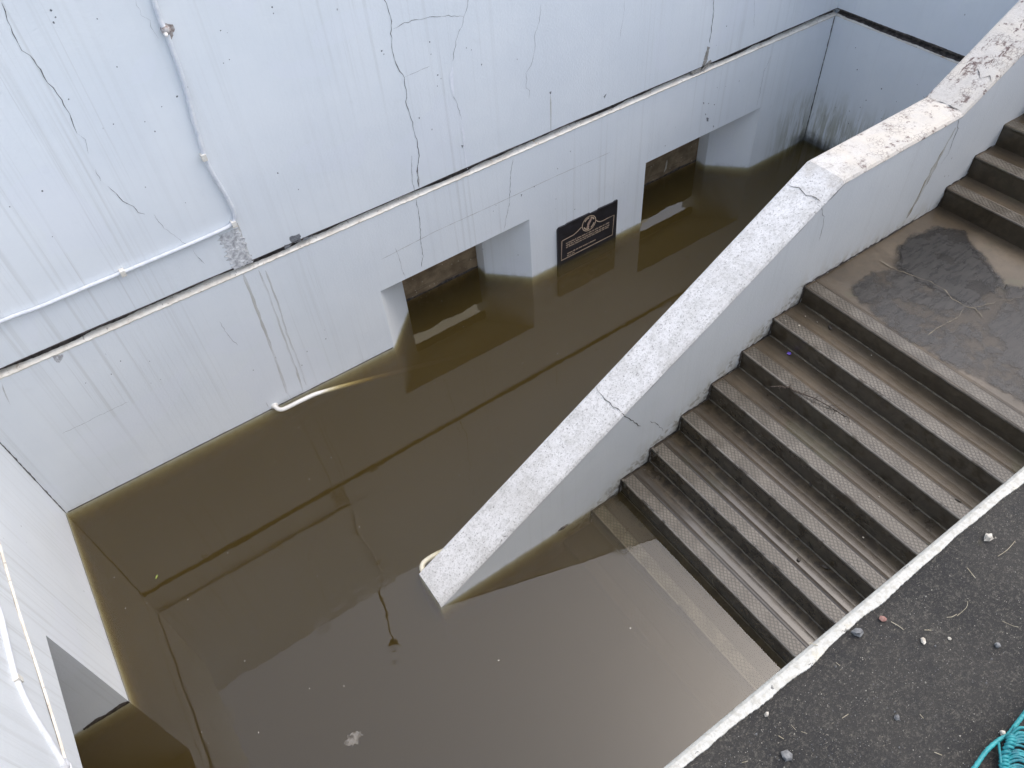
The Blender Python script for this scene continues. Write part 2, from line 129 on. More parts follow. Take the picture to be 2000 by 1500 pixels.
def concrete_mat(name='wet_concrete', riser=False):
    g = G(name); a = g.noise(2.2, 6, .62); b = g.noise(17, 5, .65); f = g.noise(110, 3, .6); w_ = g.noise(1, 4, .6, (2.4, 1.3, 2.4), .5, (3, 6, 1))
    c = g.mix(g.ss(a, .33, .68), (.066, .049, .030), (.114, .087, .056))
    c = g.mix(g.mt('MULTIPLY', g.ss(b, .42, .7), .55), c, (.055, .044, .03))
    c = g.mix(g.mt('MULTIPLY', g.ss(f, .62, .75), .5), c, (.18, .155, .12))
    c = g.mix(g.mt('MULTIPLY', g.ss(g.noise(3.1, 4, .6, off=(1, 7, 3)), .58, .68), .35), c, (.075, .085, .04))
    low = g.ss(g.Z, .95, .25)                                                       # the lower treads stand in films of water
    wet = g.ss(g.mt('ADD', w_, g.mt('MULTIPLY', low, .2)), .47, .60)
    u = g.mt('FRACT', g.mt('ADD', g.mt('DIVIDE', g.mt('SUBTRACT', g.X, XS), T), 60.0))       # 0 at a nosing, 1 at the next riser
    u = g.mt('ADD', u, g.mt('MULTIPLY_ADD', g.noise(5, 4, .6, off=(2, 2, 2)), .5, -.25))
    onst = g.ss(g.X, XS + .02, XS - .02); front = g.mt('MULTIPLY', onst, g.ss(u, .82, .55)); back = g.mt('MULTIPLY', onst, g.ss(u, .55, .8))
    wet = g.mt('MAXIMUM', g.mt('MULTIPLY', wet, .6), g.mt('MULTIPLY', g.mt('MULTIPLY', g.mt('MAXIMUM', low, .45), front), .95))
    c = g.mix(g.mt('MULTIPLY', wet, g.mt('MULTIPLY_ADD', low, .4, .35)), c, (.034, .030, .026))
    lip = g.mt('MULTIPLY', onst, g.mt('MULTIPLY', g.ss(g.mt('FRACT', g.mt('ADD', g.mt('DIVIDE', g.mt('SUBTRACT', g.X, XS), T), 60.004)), .075, .03), g.ss(g.noise(9, 4, .65, off=(6, 1, 1)), .36, .5)))
    c = g.mix(g.mt('MULTIPLY', lip, .6), c, (.30, .275, .235))      # worn arris, its sheen painted in as a paler line
    c = g.mix(g.mt('MULTIPLY', back, g.mt('MULTIPLY_ADD', low, .4, .42)), c, g.mix(g.ss(b, .4, .6), (.028, .020, .011), (.075, .055, .03)))  # tread rear darkened: the riser's dark reflection painted in with algae
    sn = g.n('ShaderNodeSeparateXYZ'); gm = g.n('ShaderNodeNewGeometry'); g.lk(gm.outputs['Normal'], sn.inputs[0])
    ris = g.ss(sn.outputs[2], .6, .3)                                               # upright faces darkened: riser shade painted in along with algae and dirt
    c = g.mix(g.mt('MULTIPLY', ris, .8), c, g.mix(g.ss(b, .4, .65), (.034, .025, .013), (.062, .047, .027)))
    c = g.mix(g.mt('MULTIPLY', g.ss(g.noise(90, 2), .66, .7), .5), c, (.02, .018, .015))
    ro = g.mt('MULTIPLY_ADD', wet, -.24, .40); ro = g.mt('MAXIMUM', g.mt('ADD', g.mt('ADD', ro, g.mt('MULTIPLY', g.mt('MULTIPLY', low, wet), -.08)), g.mt('MULTIPLY', b, .08)), .06)
    uw = g.ss(g.Z, .004, -.006); ro = g.mt('MAXIMUM', ro, uw); c = g.mix(g.mt('MULTIPLY', uw, .2), c, (.06, .048, .032))
    g.pr(c, ro, g.bump(g.mt('MULTIPLY', g.mt('ADD', b, g.mt('MULTIPLY', f, .35)), g.mt('MULTIPLY_ADD', wet, -.85, 1.0)), .18, .005), spec=g.mt('MULTIPLY_ADD', uw, -.75, .75)); return g.m
def nosing_mat():
    g = G('hatched_nosing'); u = g.mt('DIVIDE', g.X, .030); v = g.mt('DIVIDE', g.Y, .038)
    l = []
    for op in ('ADD', 'SUBTRACT'):
        fr = g.mt('FRACT', g.mt(op, u, v)); l.append(g.ss(g.mt('ABSOLUTE', g.mt('SUBTRACT', fr, .5)), .34, .41))
    ln = g.mt('MAXIMUM', *l); a = g.noise(7, 5, .6); b = g.noise(60, 3, .6)
    c = g.mix(g.ss(a, .35, .65), (.085, .073, .056), (.15, .134, .11)); c = g.mix(g.mt('MULTIPLY', g.ss(b, .5, .7), .4), c, (.08, .07, .055))
    wear = g.ss(g.noise(2.2, 2, .5, off=(0, 4, 4)), .3, .5)
    c = g.mix(g.mt('MULTIPLY', ln, g.mt('MULTIPLY_ADD', wear, .3, .36)), c, (.022, .019, .015))
    uw = g.ss(g.Z, .004, -.006); c = g.mix(g.mt('MULTIPLY', uw, .1), c, (.10, .09, .065))
    g.pr(c, g.mt('MAXIMUM', uw, g.mt('MULTIPLY_ADD', a, .3, .18)), g.bump(g.mt('MULTIPLY_ADD', ln, -1.0, g.mt('MULTIPLY', b, .3)), .5, .004), spec=g.mt('MULTIPLY_ADD', uw, -.6, .6)); return g.m
def asphalt_mat():
    g = G('black_asphalt'); a = g.noise(150, 5, .75); b = g.noise(3.2, 5, .6); f = g.noise(1, 4, .7, (120, 420, 100), .9)
    c = g.mix(g.ss(b, .3, .7), (.023, .0215, .0205), (.047, .043, .038)); c = g.mix(g.mt('MULTIPLY', g.ss(a, .50, .66), .9), c, (.125, .115, .095))
    c = g.mix(g.mt('MULTIPLY', g.ss(g.noise(14, 5, .7, off=(8, 1, 0)), .45, .7), .45), c, (.018, .018, .020)); c = g.mix(g.mt('MULTIPLY', g.ss(f, .61, .67), .75), c, (.25, .225, .175)); c = g.mix(g.mt('MULTIPLY', g.ss(g.noise(7, 4, .7, off=(3, 3, 0)), .66, .78), .35), c, (.16, .14, .06))
    c = g.mix(g.ss(g.voro(95), .09, .05), c, (.42, .40, .36)); c = g.mix(g.mt('MULTIPLY', g.ss(g.noise(190, 2, .5, off=(5, 5, 5)), .30, .24), .8), c, (.008, .008, .009))
    g.pr(c, .82, g.bump(g.mt('ADD', a, f), .9, .006)); return g.m
def edge_mat():
    g = G('flaking_white_edge_paint'); a = g.noise(26, 5, .7, (1, 2, 1)); b = g.noise(75, 4, .7)
    c = g.mix(g.ss(b, .45, .62), (.53, .52, .475), (.43, .415, .365)); c = g.mix(g.ss(a, .635, .66), c, (.13, .125, .115))
    c = g.mix(g.mt('MULTIPLY', g.ss(g.noise(11, 4, .6, off=(1, 0, 0)), .58, .68), .4), c, (.62, .56, .40)); g.pr(c, .7, g.bump(g.mt('ADD', a, b), .6, .006)); return g.m
def wet_mat(name='wet_film', k=1.0):
    g = G(name); a = g.noise(3, 5, .65); b = g.noise(1, 5, .7, (7, 30, 1)); e = g.noise(4.5, 5, .68, off=(3, 3, 0))
    c = g.mix(g.ss(b, .4, .65), tuple(k * q for q in (.015, .0145, .014)), tuple(k * q for q in (.030, .0285, .027)))
    p = g.pr(c, g.mt('MULTIPLY_ADD', b, .35, .12), g.bump(b, .12, .003), spec=.45)
    fa = g.n('ShaderNodeAttribute'); fa.attribute_name = 'fade'; fd = g.ss(g.mt('ADD', fa.outputs['Fac'], g.mt('MULTIPLY_ADD', g.noise(16, 5, .7, (1, 1.6, 1)), .9, -.45)), .15, .75)
    t = g.n('ShaderNodeBsdfTransparent'); mx = g.n('ShaderNodeMixShader'); g.lk(g.mt('MULTIPLY', fd, g.mt('MULTIPLY_ADD', g.ss(e, .40 if k == 1 else .38, .50 if k == 1 else .54), .3 if k == 1 else .55, .68 if k == 1 else .34)), mx.inputs[0])
    g.lk(t.outputs[0], mx.inputs[1]); g.lk(p.outputs[0], mx.inputs[2]); g.lk(mx.outputs[0], g.out.inputs['Surface']); return g.m
def flat_mat(name, col, col2=None, sc_=30, rough=.6, metal=0.0, st=.3, spec=None):
    g = G(name); a = g.noise(sc_, 4, .6); c = g.mix(g.ss(a, .35, .68), col, col2 or tuple(x * .7 for x in col))
    g.pr(c, rough, g.bump(a, st, .004), metal, spec); return g.m
def stain_mat(name, col, alpha, sc_=(30, 30, 1.5)):
    g = G(name); a = g.noise(1, 4, .65, sc_)
    d = g.n('ShaderNodeBsdfDiffuse'); g.put(col, d.inputs[0]); t = g.n('ShaderNodeBsdfTransparent'); mx = g.n('ShaderNodeMixShader')
    g.lk(g.mt('MULTIPLY', g.ss(a, .3, .62), alpha), mx.inputs[0]); g.lk(t.outputs[0], mx.inputs[1]); g.lk(d.outputs[0], mx.inputs[2]); g.lk(mx.outputs[0], g.out.inputs[0]); return g.m
def water_mat():
    g = G('murky_water')
    h = g.mt('MULTIPLY', g.noise(4, 2, .5), .28); h = g.mt('ADD', h, g.mt('MULTIPLY', g.noise(13, 1, .5), .06))
    for i, (x, y) in enumerate(D['ring']):
        k = g.n('ShaderNodeVectorMath'); k.operation = 'DISTANCE'; cb = g.n('ShaderNodeCombineXYZ'); g.lk(g.X, cb.inputs[0]); g.lk(g.Y, cb.inputs[1])
        g.lk(cb.outputs[0], k.inputs[0]); k.inputs[1].default_value = (x, y, 0); d = k.outputs[1]
        r0 = (.05, .045, .04, .06, .05, .04, .07)[i]
        e = g.mt('MULTIPLY', g.mt('SINE', g.mt('MULTIPLY', d, 330)), g.ss(g.mt('ABSOLUTE', g.mt('SUBTRACT', d, r0)), .03, .0))
        h = g.mt('ADD', h, g.mt('MULTIPLY', e, .06))
    nb = g.bump(h, .35, .006)
    dp = g.n('ShaderNodeVectorMath'); dp.operation = 'DOT_PRODUCT'; ge = g.n('ShaderNodeNewGeometry'); g.lk(ge.outputs['Incoming'], dp.inputs[0]); g.lk(nb, dp.inputs[1])
    cs = g.mt('SUBTRACT', 1.0, g.mt('ABSOLUTE', dp.outputs['Value']), clamp=True)
    fr = g.mt('MULTIPLY_ADD', g.mt('POWER', cs, 5.0), .935, .066)                  # Schlick, the same from both sides
    gl = g.n('ShaderNodeBsdfGlossy'); gl.inputs['Roughness'].default_value = .0; g.lk(nb, gl.inputs['Normal'])
    tr = g.n('ShaderNodeBsdfTransparent'); mx = g.n('ShaderNodeMixShader')
    g.lk(fr, mx.inputs[0]); g.lk(tr.outputs[0], mx.inputs[1]); g.lk(gl.outputs[0], mx.inputs[2]); g.lk(mx.outputs[0], g.out.inputs['Surface'])
    vs = g.n('ShaderNodeVolumeScatter'); va = g.n('ShaderNodeVolumeAbsorption'); ad = g.n('ShaderNodeAddShader')
    vs.inputs['Color'].default_value = (1.0, .86, .50, 1); vs.inputs['Density'].default_value = 1.6
    va.inputs['Color'].default_value = (.615, .51, .07, 1); va.inputs['Density'].default_value = 13.5
    vs.inputs['Anisotropy'].default_value = 0.0
    g.lk(vs.outputs[0], ad.inputs[0]); g.lk(va.outputs[0], ad.inputs[1]); g.lk(ad.outputs[0], g.out.inputs['Volume']); return g.m
def gate_mat():
    g = G('muddy_boards'); a = g.noise(6, 5, .65); b = g.noise(1, 4, .6, (3, 3, 40))
    c = g.mix(g.ss(a, .35, .65), (.15, .105, .06), (.26, .195, .12)); c = g.mix(g.mt('MULTIPLY', g.ss(b, .5, .7), .5), c, (.06, .04, .025))
    c = g.mix(g.ss(g.voro(16), .12, .07), c, (.42, .38, .30)); g.pr(c, .7, g.bump(a, .5, .01)); return g.m
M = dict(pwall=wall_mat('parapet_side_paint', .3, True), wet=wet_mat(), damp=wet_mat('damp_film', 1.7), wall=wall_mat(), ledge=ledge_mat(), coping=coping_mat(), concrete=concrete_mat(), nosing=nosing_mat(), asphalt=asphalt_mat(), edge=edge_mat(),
    crack=flat_mat('crack_shadow', (.06, .058, .06), (.20, .195, .19), 60, .9), dirt=flat_mat('packed_dirt', (.045, .039, .037), (.13, .112, .10), 25, .95, 0, .6),
    filler=flat_mat('fresh_filler', (.82, .84, .88), (.74, .77, .82), 40, .7), scuff=stain_mat('scuffed_paint', (.30, .27, .27), .5, (40, 40, 40)), spall=flat_mat('bare_concrete', (.26, .245, .22), (.40, .38, .35), 40, .9, 0, .8),
    flake=flat_mat('exposed_grey_coat', (.14, .15, .165), (.24, .25, .27), 70, .85), conduit=flat_mat('painted_conduit', (.70, .72, .75), (.60, .63, .68), 18, .4),
    steel=flat_mat('polished_rail', (.80, .78, .74), (.72, .70, .66), 12, .3), rust=stain_mat('rust_run', (.44, .38, .28), .34), rustc=flat_mat('rusty_iron', (.24, .19, .17), (.46, .44, .43), 60, .7),
    peel=flat_mat('scuffed_plaster', (.68, .69, .70), (.34, .345, .36), 30, .9, 0, 1.0), plaque=flat_mat('black_plaque', (.014, .013, .017), (.022, .021, .026), 8, .35, 0, .1), gold=flat_mat('dull_gold', (.58, .46, .33), (.46, .35, .26), 60, .5, .0),
    fish=flat_mat('bronze_relief', (.34, .24, .19), (.45, .33, .27), 50, .5), gate=gate_mat(), water=water_mat(), sky_reflector=flat_mat('pale_reflector_slope', (.90, .84, .66), (.80, .74, .57), 3.5, .85, 0, .5), mud=flat_mat('mud', (.09, .07, .04), (.05, .04, .025), 3, .9),
    teal=flat_mat('teal_rope_fibre', (.02, .26, .28), (.01, .14, .17), 60, .5, 0, .8), tealp=flat_mat('bright_teal_rope', (.04, .34, .35), (.02, .22, .24), 130, .35, 0, .8), twig=flat_mat('dark_bark', (.045, .035, .028), (.09, .07, .055), 90, .9), straw=flat_mat('dry_straw', (.50, .45, .33), (.36, .31, .21), 60, .8),
    leaf=flat_mat('wet_dead_leaf', (.03, .026, .022), (.07, .055, .04), 60, .5), petal=flat_mat('violet_petal', (.18, .10, .62), (.30, .2, .75), 80, .6), mote=flat_mat('pale_chip', (.50, .47, .39), (.36, .33, .27), 90, .7),
    joint=flat_mat('pale_mortar', (.26, .23, .17), (.15, .13, .1), 30, .9), lsand=flat_mat('silt_line', (.24, .215, .165), (.15, .13, .1), 30, .9), moss=flat_mat('floating_leaf', (.25, .30, .06), None, 50, .6), scum=flat_mat('foam', (.62, .60, .56), (.5, .48, .44), 60, .8),
    st_pale=flat_mat('pale_stone', (.40, .36, .30), (.62, .58, .50), 90, .8, 0, .9), st_grey=flat_mat('grey_stone', (.13, .13, .13), (.23, .23, .225), 90, .8, 0, .9), st_red=flat_mat('reddish_stone', (.22, .10, .08), (.30, .17, .14), 90, .8), lamp=flat_mat('lamp_housing', (.06, .055, .05), None, 10, .5), soil=flat_mat('earth', (.10, .085, .06), (.06, .05, .035), 4, .95))
# ------------------------------------------------------------------ mesh helpers
COL = sc.collection
def par(o, parent):
    if parent is not None:
        o.parent = parent; o.matrix_parent_inverse = Matrix.Translation(parent.location).inverted()
def ob(name, V, F, mat, parent=None, smooth=False):
    me = bpy.data.meshes.new(name); me.from_pydata([tuple(v) for v in V], [], F); me.validate(); me.update()
    me.materials.append(M[mat] if isinstance(mat, str) else mat)
    if smooth:
        for p in me.polygons: p.use_smooth = True
    o = bpy.data.objects.new(name, me); COL.objects.link(o); par(o, parent); return o
def tag(o, label=None, cat=None, group=None, kind=None):
    if label: o['label'] = label
    if cat: o['category'] = cat
    if group: o['group'] = group
    if kind: o['kind'] = kind
    return o
def thing(name, label, cat, loc=(0, 0, 0), group=None):
    o = bpy.data.objects.new(name, None); COL.objects.link(o); o.location = loc; o.empty_display_size = .1; return tag(o, label, cat, group)
class B:
    def __init__(s): s.V, s.F = [], []
    def add(s, V, F): k = len(s.V); s.V += [tuple(v) for v in V]; s.F += [tuple(i + k for i in f) for f in F]; return s
    def box(s, a, b): 
        x0, y0, z0 = a; x1, y1, z1 = b
        return s.add([(x0, y0, z0), (x1, y0, z0), (x1, y1, z0), (x0, y1, z0), (x0, y0, z1), (x1, y0, z1), (x1, y1, z1), (x0, y1, z1)],
            [(0, 3, 2, 1), (4, 5, 6, 7), (0, 1, 5, 4), (1, 2, 6, 5), (2, 3, 7, 6), (3, 0, 4, 7)])
    def prism(s, foot, z0, z1):     # foot counter-clockwise in plan; z1 may be a function of x
        n = len(foot); f = z1 if callable(z1) else (lambda x: z1)
        return s.add([(x, y, z0) for x, y in foot] + [(x, y, f(x)) for x, y in foot], [tuple(range(n))[::-1], tuple(range(n, 2 * n))] + [(i, (i + 1) % n, n + (i + 1) % n, n + i) for i in range(n)])
    def extr(s, prof, y0, y1):      # profile in (x, z), extruded along y
        n = len(prof); return s.add([(x, y0, z) for x, z in prof] + [(x, y1, z) for x, z in prof], [tuple(range(n)), tuple(range(n, 2 * n))[::-1]] + [(i, n + i, n + (i + 1) % n, (i + 1) % n) for i in range(n)])
    def tube(s, pts, r, seg=8, cap=True):
        P = [Vector(p) for p in pts]; n = len(P); V = []; F = []; up = None
        for i, p in enumerate(P):
            d = (P[min(i + 1, n - 1)] - P[max(i - 1, 0)]).normalized()
            if up is None: up = d.orthogonal().normalized()
            up = (up - d * up.dot(d)).normalized(); sd_ = d.cross(up); rr = r[i] if isinstance(r, (list, tuple)) else r
            V += [p + (up * math.cos(2 * math.pi * j / seg) + sd_ * math.sin(2 * math.pi * j / seg)) * rr for j in range(seg)]
        for i in range(n - 1):
            for j in range(seg): F.append((i * seg + j, i * seg + (j + 1) % seg, (i + 1) * seg + (j + 1) % seg, (i + 1) * seg + j))
        if cap: F += [tuple(range(seg))[::-1], tuple(range((n - 1) * seg, n * seg))]
        return s.add(V, F)
    def ob(s, name, mat, parent=None, smooth=False): return ob(name, s.V, s.F, mat, parent, smooth)
def smooth_path(pts, n=6):
    P = [Vector(p) for p in pts]; out = []
    for i in range(len(P) - 1):
        a, b, c, d = P[max(i - 1, 0)], P[i], P[i + 1], P[min(i + 2, len(P) - 1)]
        for k in range(n):
            t = k / n; out.append(.5 * ((2 * b) + (c - a) * t + (2 * a - 5 * b + 4 * c - d) * t * t + (3 * b - a - 3 * c + d) * t ** 3))
    return out + [P[-1]]
def onY(y): return lambda u, v: (u, y, v)
def onX(x): return lambda u, v: (x, u, v)
def onZ(z): return lambda u, v: (u, v, z)
def wiggle(pts, amp, step=.02):     # subdivide a 2-D polyline and jitter it across its run
    out = []
    for (a, b) in zip(pts[:-1], pts[1:]):
        L = math.hypot(b[0] - a[0], b[1] - a[1]); n = max(1, int(L / step)); nx, ny = -(b[1] - a[1]) / (L or 1), (b[0] - a[0]) / (L or 1)
        for k in range(n):
            j = random.uniform(-amp, amp) if (k or len(out)) else 0; out.append((a[0] + (b[0] - a[0]) * k / n + nx * j, a[1] + (b[1] - a[1]) * k / n + ny * j))
    return out + [pts[-1]]
def ribbon(name, pts, wd, mat, parent, f, amp=.006, step=.025, vary=.6, taper=True, flip=False):
    P = wiggle(pts, amp, step); n = len(P); V, F = [], []
    for i, p in enumerate(P):
        a, b = P[max(i - 1, 0)], P[min(i + 1, n - 1)]; L = math.hypot(b[0] - a[0], b[1] - a[1]) or 1; nx, ny = -(b[1] - a[1]) / L, (b[0] - a[0]) / L
        w_ = wd * .5 * (1 + random.uniform(-vary, vary)); 
        if taper and (i == 0 or i == n - 1): w_ *= .25
        V += [f(p[0] + nx * w_, p[1] + ny * w_), f(p[0] - nx * w_, p[1] - ny * w_)]
    F = [(2 * i, 2 * i + 1, 2 * i + 3, 2 * i + 2) for i in range(n - 1)]
    if flip: F = [q[::-1] for q in F]
    return ob(name, V, F, mat, parent)
def patch(name, pts, mat, parent, f, amp=.004, step=.012):
    P = wiggle(list(pts) + [pts[0]], amp, step)[:-1]; return ob(name, [f(*p) for p in P], [tuple(range(len(P)))], mat, parent)
def soft_patch(name, pts, mat, parent, z, grow):      # flat film whose 'fade' runs from 1 inside to 0 at its rim
    P = [(min(a, XL - .06), max(b, YD + .03)) for a, b in wiggle(list(pts) + [pts[0]], .012, .03)[:-1]]; n = len(P); cx, cy = sum(p[0] for p in P) / n, sum(p[1] for p in P) / n
    def off(d):
        out = []
        for i, p in enumerate(P):
            a, b = P[(i - 2) % n], P[(i + 2) % n]; L = math.hypot(b[0] - a[0], b[1] - a[1]) or 1; nx, ny = (b[1] - a[1]) / L, -(b[0] - a[0]) / L
            if (p[0] - cx) * nx + (p[1] - cy) * ny < 0: nx, ny = -nx, -ny
            x_, y_ = p[0] + nx * d, p[1] + ny * d; out.append((min(x_, XL - .02), max(y_, YD + .03)))
        return out
    O = off(grow); V = [(cx, cy, z)] + [(p[0], p[1], z) for p in P] + [(p[0], p[1], z) for p in O]
    F = [tuple(range(1, n + 1))] + [(1 + i, 1 + n + i, 1 + n + (i + 1) % n, 1 + (i + 1) % n) for i in range(n)]
    o = ob(name, V, F, mat, parent); at = o.data.attributes.new('fade', 'FLOAT', 'POINT')
    for i in range(len(V)): at.data[i].value = 1.0 if i <= n else 0.0
    return o
def edge_strip(name, u0, u1, fv, wmin, wmax, mat, parent, f, step=.03, gap=0.0, sc_=3.0):   # ragged dirt lying along a line, its straight side on fv(u)
    V, F = [], []; n = int(abs(u1 - u0) / step); ph = [random.uniform(0, 6) for _ in range(6)]; w_ = wmin
    for i in range(n + 1):
        u = u0 + (u1 - u0) * i / n; s = sum(math.sin(u * sc_ * (k + 1) * 1.7 + ph[k]) / (k + 1) for k in range(6)) / 1.6
        w_ = wmin + (wmax - wmin) * max(0, min(1, .5 + .5 * s - gap)) + random.uniform(-.12, .12) * wmax * .5; w_ = max(.0005, w_) if wmax > 0 else min(-.0005, w_)
        V += [f(u, fv(u)), f(u, fv(u) + w_)]
    F = [(2 * i, 2 * i + 2, 2 * i + 3, 2 * i + 1) for i in range(n)]; return ob(name, V, F, mat, parent)
BOT = -1.25
# ================================================================== SETTING
wb = B().box((-2.6, -4.75, BOT - .05), (8.7, .5, 0.0)); tag(wb.ob('water', 'water'), kind='structure')
tag(B().box((-3, -4.8, BOT - .3), (9, 1.0, BOT)).ob('pool_floor', 'mud'), kind='structure')
# deck: asphalt sheet with a concrete edge beam
dk = B()
dk.box((-3.2, -30, -1.5), (30, YD - .05, ZD)).box((-3.2, YD - .051, ZD - .3), (30, YD - .016, ZD - .0005)); tag(dk.ob('pavement', 'asphalt'), kind='structure')
# ------------------------------------------------------------------ white painted edge of the deck
ed = thing('deck_edge', 'chipped white painted concrete edge along the black asphalt deck', 'edge beam', (1.5, YD, ZD))
V, F = [], []; n = 700
prof = [(-.0, -1.5), (0, ZD - .016), (-.003, ZD - .006), (-.009, ZD + .002), (-.018, ZD + .0045)]
ph = [random.uniform(0, 6) for _ in range(8)]
for i in range(n + 1):
    x = 1.2 + 2.6 * i / n if 0 < i < n else (-3.2 if i == 0 else 12.0)
    s = sum(math.sin(x * (k + 1) * 7.1 + ph[k]) / (k + 1) ** .8 for k in range(8))
    inner = -.028 + .0026 * s + random.uniform(-.0009, .0009); inner = min(inner, -.019)
    V += [(x, YD + a, z) for a, z in prof] + [(x, YD + inner, ZD + .0045), (x, YD + inner - .001, ZD - .01)]
k = len(prof) + 2
for i in range(n):
    for j in range(k - 1): F.append((i * k + j, (i + 1) * k + j, (i + 1) * k + j + 1, i * k + j + 1))
ob('painted_edge', V, F, 'edge', ed)
B().box((-3.2, YD - .12, -1.5), (12, YD - .012, ZD - .02)).ob('edge_beam', 'concrete', ed)
# ------------------------------------------------------------------ long wall with two openings
mw = thing('long_wall', 'long white painted concrete wall with cracks, a ledge and two flooded openings', 'wall', (4, .3, 0))
zt = lambda x: .655 + .0093 * x
lo = B()
XE = 9.2
lo.add(*(lambda V: (V, [(0, 1, 5, 4), (1, 2, 6, 5), (2, 3, 7, 6), (3, 0, 4, 7), (4, 5, 6, 7), (0, 3, 2, 1)]))([(-.7, 0, zt(-.7)), (XE, 0, zt(XE)), (XE, .48, zt(XE)), (-.7, .48, zt(-.7)), (-.7, 0, H), (XE, 0, H), (XE, .48, H), (-.7, .48, H)]))
for ft in ([(-.7, 0), (2.994, 0), (3.346, .352), (3.346, .62), (-.7, .62)], [(4.575, 0), (6.0, 0), (6.0, .62), (4.24, .62), (4.24, .345)], [(7.6, 0), (XE, 0), (XE, .62), (7.258, .62), (7.265, .35)]):
    lo.prism(ft, BOT - .2, zt)
lo.ob('lower_wall', 'wall', mw)
B().box((-1.2, U, H + .066), (XE, .48, 3.78)).box((-1.2, .055, H - .03), (XE, .47, H + .08)).ob('upper_wall', 'wall', mw)
# ledge with a sloped worn top
V, F = [], []; n = 380
for i in range(n + 1):
    x = -.02 + (XR + .02 + .02) * i / n; j = random.uniform(-.003, .003)
    V += [(x, -.001, H - .010 + j), (x, -.006, H + .001 + j * .8), (x, .02, H + .014 + random.uniform(-.002, .002)), (x, .056, H + .030)]
for i in range(n):
    for j in range(3): F.append((i * 4 + j, (i + 1) * 4 + j, (i + 1) * 4 + j + 1, i * 4 + j + 1))
ob('ledge', V, F, 'ledge', mw)
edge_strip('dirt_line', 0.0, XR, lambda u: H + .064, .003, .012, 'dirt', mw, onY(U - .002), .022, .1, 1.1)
ob('groove_soffit', [(0, .0545, H + .0645), (XR, .0545, H + .0645), (XR, U - .001, H + .0645), (0, U - .001, H + .0645)], [(0, 1, 2, 3)], 'dirt', mw)  # groove roof: its shade painted on as a dark sheet
ob('groove_back', [(0, .0535, H + .026), (XR, .0535, H + .026), (XR, .0535, H + .066), (0, .0535, H + .066)], [(0, 1, 2, 3)], 'dirt', mw)  # groove back: shadow inside the groove painted dark, with dirt
edge_strip('dirt_line', 0.0, XR, lambda u: .053, -.004, -.030, 'dirt', mw, lambda u, v: (u, v, H + .031 - (.053 - v) * .40), .018, .12, 2.3)  # inner half of the ledge: dirt plus painted groove shadow
for w_, p in D['crack_up']: ribbon('crack', p, w_ / 1000 * .58, 'crack', mw, onY(U - .0015), .006, .025)
for w_, p in D['crack_low']: ribbon('crack', p, w_ / 1000 * .62, 'crack', mw, onY(-.0015), .0045 if len(p) > 2 else .003, .025)
ribbon('seam', D['seam'], .0024, 'spall', mw, onY(-.0015), .0012, .05)
for w_, p in D['filler']: ribbon('filler_patch', p, w_ / 1000, 'filler', mw, onY(U - .0015), .004, .03)
for p in D['spall']: patch('spalled_patch', p, 'spall', mw, onY(U - .002), .005)
for p in D['flake']: patch('paint_flake', p, 'flake', mw, onY(U - .0018), .004)
for i, p in enumerate(D['flake_low']): patch('paint_flake', p, 'flake' if i else 'scuff', mw, onY(-.0018), .003)
for w_, p in D['rust_up']: ribbon('rust_run', p, w_ / 1000 * .7, 'rust', mw, onY(U - .001), .003, .06, .3)
for w_, p in D['rust_low']: ribbon('rust_run', p, w_ / 1000 * .75, 'rust', mw, onY(-.001), .003, .06, .3)
for q in D['specks_up']:
    r = random.uniform(.0025, .007); patch('paint_chip', [(q[0] + r * math.cos(a) * random.uniform(.6, 1.2), q[1] + r * math.sin(a) * random.uniform(.6, 1.4)) for a in [k * 1.05 for k in range(6)]], 'flake', mw, onY(U - .0012), .001, .01)
for q in D['specks_low']:
    r = random.uniform(.0025, .006); patch('paint_chip', [(q[0] + r * math.cos(a) * random.uniform(.6, 1.2), q[1] + r * math.sin(a) * random.uniform(.6, 1.4)) for a in [k * 1.05 for k in range(6)]], 'flake', mw, onY(-.0012), .001, .01)
# scuffed plaster under the conduit bend: a lumpy sheet
pts = D['peel']; x0, x1 = min(p[0] for p in pts), max(p[0] for p in pts); z0, z1 = H + .05, max(p[1] for p in pts)
V, F = [], []; nx, nz = 22, 60
for i in range(nz + 1):
    zz = z0 + (z1 - z0) * i / nz; jl, jr = random.uniform(-.006, .006) + .012 * math.sin(i * .9), random.uniform(-.006, .006) + .01 * math.sin(i * .63 + 1); sh = .008 * math.sin(i * .21)
    for j in range(nx + 1):
        t = j / nx; edge = j in (0, nx) or i in (0, nz); V.append((x0 + jl + sh + (x1 - x0 + jr - jl) * t, U - (.0015 if edge else random.uniform(.001, .006)), zz + random.uniform(-.004, .004)))
for i in range(nz):
    for j in range(nx): F.append((i * (nx + 1) + j, i * (nx + 1) + j + 1, (i + 1) * (nx + 1) + j + 1, (i + 1) * (nx + 1) + j))
ob('scuffed_plaster', V, F, 'peel', mw)
edge_strip('tide_mark', 0.02, 2.98, lambda u: -.01, .0105, .0135, 'dirt', mw, onY(-.0012), .03, .2, 4)
B().box((3.2, .44, zt(4) - .075), (4.4, .482, zt(4) + .02)).box((5.95, .44, zt(6.6) - .07), (7.4, .482, zt(6.6) + .02)).ob('lintel', 'mud', mw)
# vertical seams in the two corners
ribbon('corner_seam', [(.004, H), (.004, .0)], .009, 'crack', mw, onY(-.0022), .0015, .03)
ribbon('corner_seam', [(XR - .006, H), (XR - .006, .02)], .016, 'crack', mw, onY(-.0022), .003, .03)
